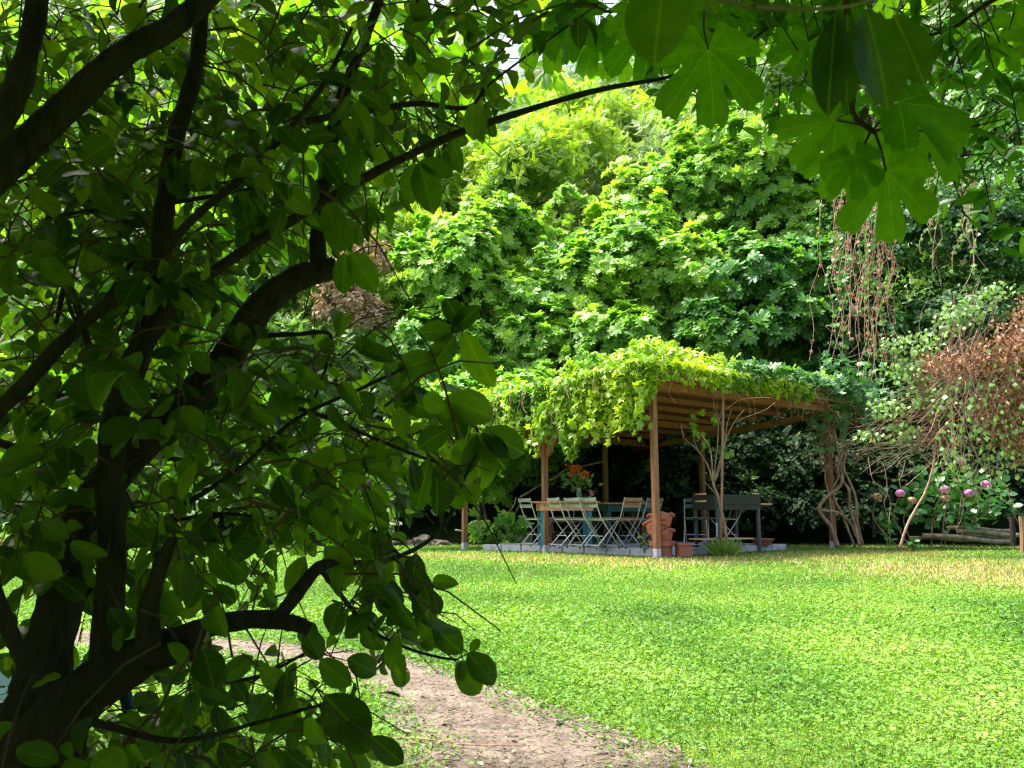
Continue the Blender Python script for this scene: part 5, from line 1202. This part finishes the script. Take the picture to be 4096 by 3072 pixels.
for _ in range(34):
    x = random.uniform(1130, 2212); y = random.uniform(-40, 95)*(1 if x < 1750 else 1.5); d = random.uniform(1.6, 2.4)
    if 1225 < x < 1345 and y > -10: continue
    a = D(x, y, d); P.append(tuple(a-hb0)); Y.append((random.gauss(0, .5), random.gauss(0, .3), -1)); N.append((random.gauss(0, .4), -1, random.gauss(.4, .4))); S.append(random.uniform(.06, .10))
    e = a+Vector((random.uniform(-.05, .05), 0, .12)); mb.tube([a-hb0, a.lerp(e, .5)-hb0, e-hb0], .0016, 5, cap=False)
leaves('leaves', T_FIGHI, P, Y, N, S, M['figleaf'], hf, uv=True, smooth=True)
mb.build('stems', M['twig'], hf, smooth=True)
# laurel branches, top right
lb0 = D(2260, -60, 1.9); lf = empty('laurel_branch', lb0); tag(lf, 'sprays of narrow glossy laurel leaves in the top right corner', 'laurel')
LD = ["0000000000002477889999", "0000000000000236777999", "0000000000000003346769", "0000000000000000000248", "0000000000000000000026"]
P = []; Y = []; N = []; S = []; mb = MB()
def ll(pts, r0, r1):
    Q = [D(x, y, d)-lb0 for x, y, d in pts]; n_ = len(Q); p, rr = smooth_path(Q, [(r0+(r1-r0)*i/(n_-1))*K*1.9/F for i in range(n_)], 6); mb.tube(p, rr, 6)
ll([(2260, -60, 1.9), (2130, 10, 1.9), (2060, 60, 1.9), (1990, 82, 1.95), (1940, 110, 2), (1850, 140, 2.0)], 6, 2); ll([(1700, -60, 2.1), (1680, 60, 2.1), (1640, 170, 2.1), (1615, 225, 2.1), (1570, 240, 2.1)], 2.5, 1.2)
ll([(2250, 150, 2), (2150, 90, 2), (2060, 160, 2.05), (1990, 210, 2.1)], 2.5, 1.2); ll([(1960, -60, 2.1), (1930, 60, 2.1), (1900, 150, 2.1)], 2.5, 1.2); ll([(2260, 250, 1.9), (2200, 260, 1.9), (2160, 300, 1.9)], 2.5, 1.2)
for i in range(len(LD)):
    for j in range(22):
        for _ in range(int(int(LD[i][j])*.8+random.random())):
            a = D(j*100+random.uniform(0, 100), i*100+random.uniform(0, 100), random.uniform(1.6, 2.5)); ax = Vector((random.gauss(-.3, .6), random.gauss(0, .3), random.gauss(-.4, .5))).normalized()
            for k_ in range(random.randint(3, 6)):
                b_ = a+ax*k_*.012; yd = (ax*.5+Vector((random.gauss(0, .8), random.gauss(0, .4), random.gauss(0, .8)))).normalized(); P.append(tuple(b_-lb0)); Y.append(tuple(yd)); N.append((random.gauss(0, .4), random.gauss(-.8, .3), random.gauss(.5, .3))); S.append(random.uniform(.04, .07))
            mb.tube([a-ax*.07-lb0, a+ax*.06-lb0], [.0018, .001], 5, cap=False)
leaves('leaves', T_LAUREL, P, Y, N, S, M['laurel'], lf, uv=True, smooth=True)
mb.build('stems', M['twig'], lf, smooth=True)
# very near blurred leaves at the top
nb_ = D(1600, -100, .62); nf = empty('near_twig', nb_); tag(nf, 'out of focus twig with big dark leaves hanging at the top centre', 'twig')
P = []; Y = []; N = []; S = []
for (x0, y0, x1, y1, d, wd) in ((1440, -70, 1405, 122, .60, .95), (1805, 30, 1785, 235, .60, .42), (1830, 30, 1835, 220, .61, .42), (1870, 20, 1935, 222, .60, .62), (1560, -90, 1690, 45, .66, .8), (1930, 30, 2000, 175, .66, .6), (1500, -80, 1550, 20, .75, .9)):
    a = D(x0, y0, d); e = D(x1, y1, d); yd = e-a; P.append(tuple(a-nb_)); Y.append(tuple(yd)); N.append((random.gauss(0, .5), -1, .3)); S.append(yd.length)
leaves('leaves', T_OVALR, P, Y, N, S, M['leafnear'], nf, uv=True, smooth=True, wid=np.array([1.0, .5, .45, .75, .8, .7, .9])*1.2)
mb = MB(); p, rr = smooth_path([D(1400, -80, .62)-nb_, D(1560, 0, .64)-nb_, D(1680, 18, .66)-nb_, D(1850, 10, .66)-nb_, D(1990, -60, .66)-nb_], [.0022, .002, .002, .0015, .001], 6); mb.tube(p, rr, 6); mb.build('stem', M['greybark'], nf, smooth=True)
# keep the near branches attached to a crown above the frame
bl = [((1.6, 1.4, 2.3), (1.1, .9, .7)), ((.6, 1.7, 2.5), (1.0, .8, .6)), ((2.4, 1.0, 1.7), (.9, 1.0, 1.0))]
Pc, Ac = crown_tips(bl, 22, low=-1, shell=.35); a_ = rosettes(Pc, Ac, 4, .13); ok = outside_view(a_[0])
leaves('unseen_crown', T_FIGLO, *[q[ok] for q in a_], M['figleaf'], hf, origin=tuple(hb0))
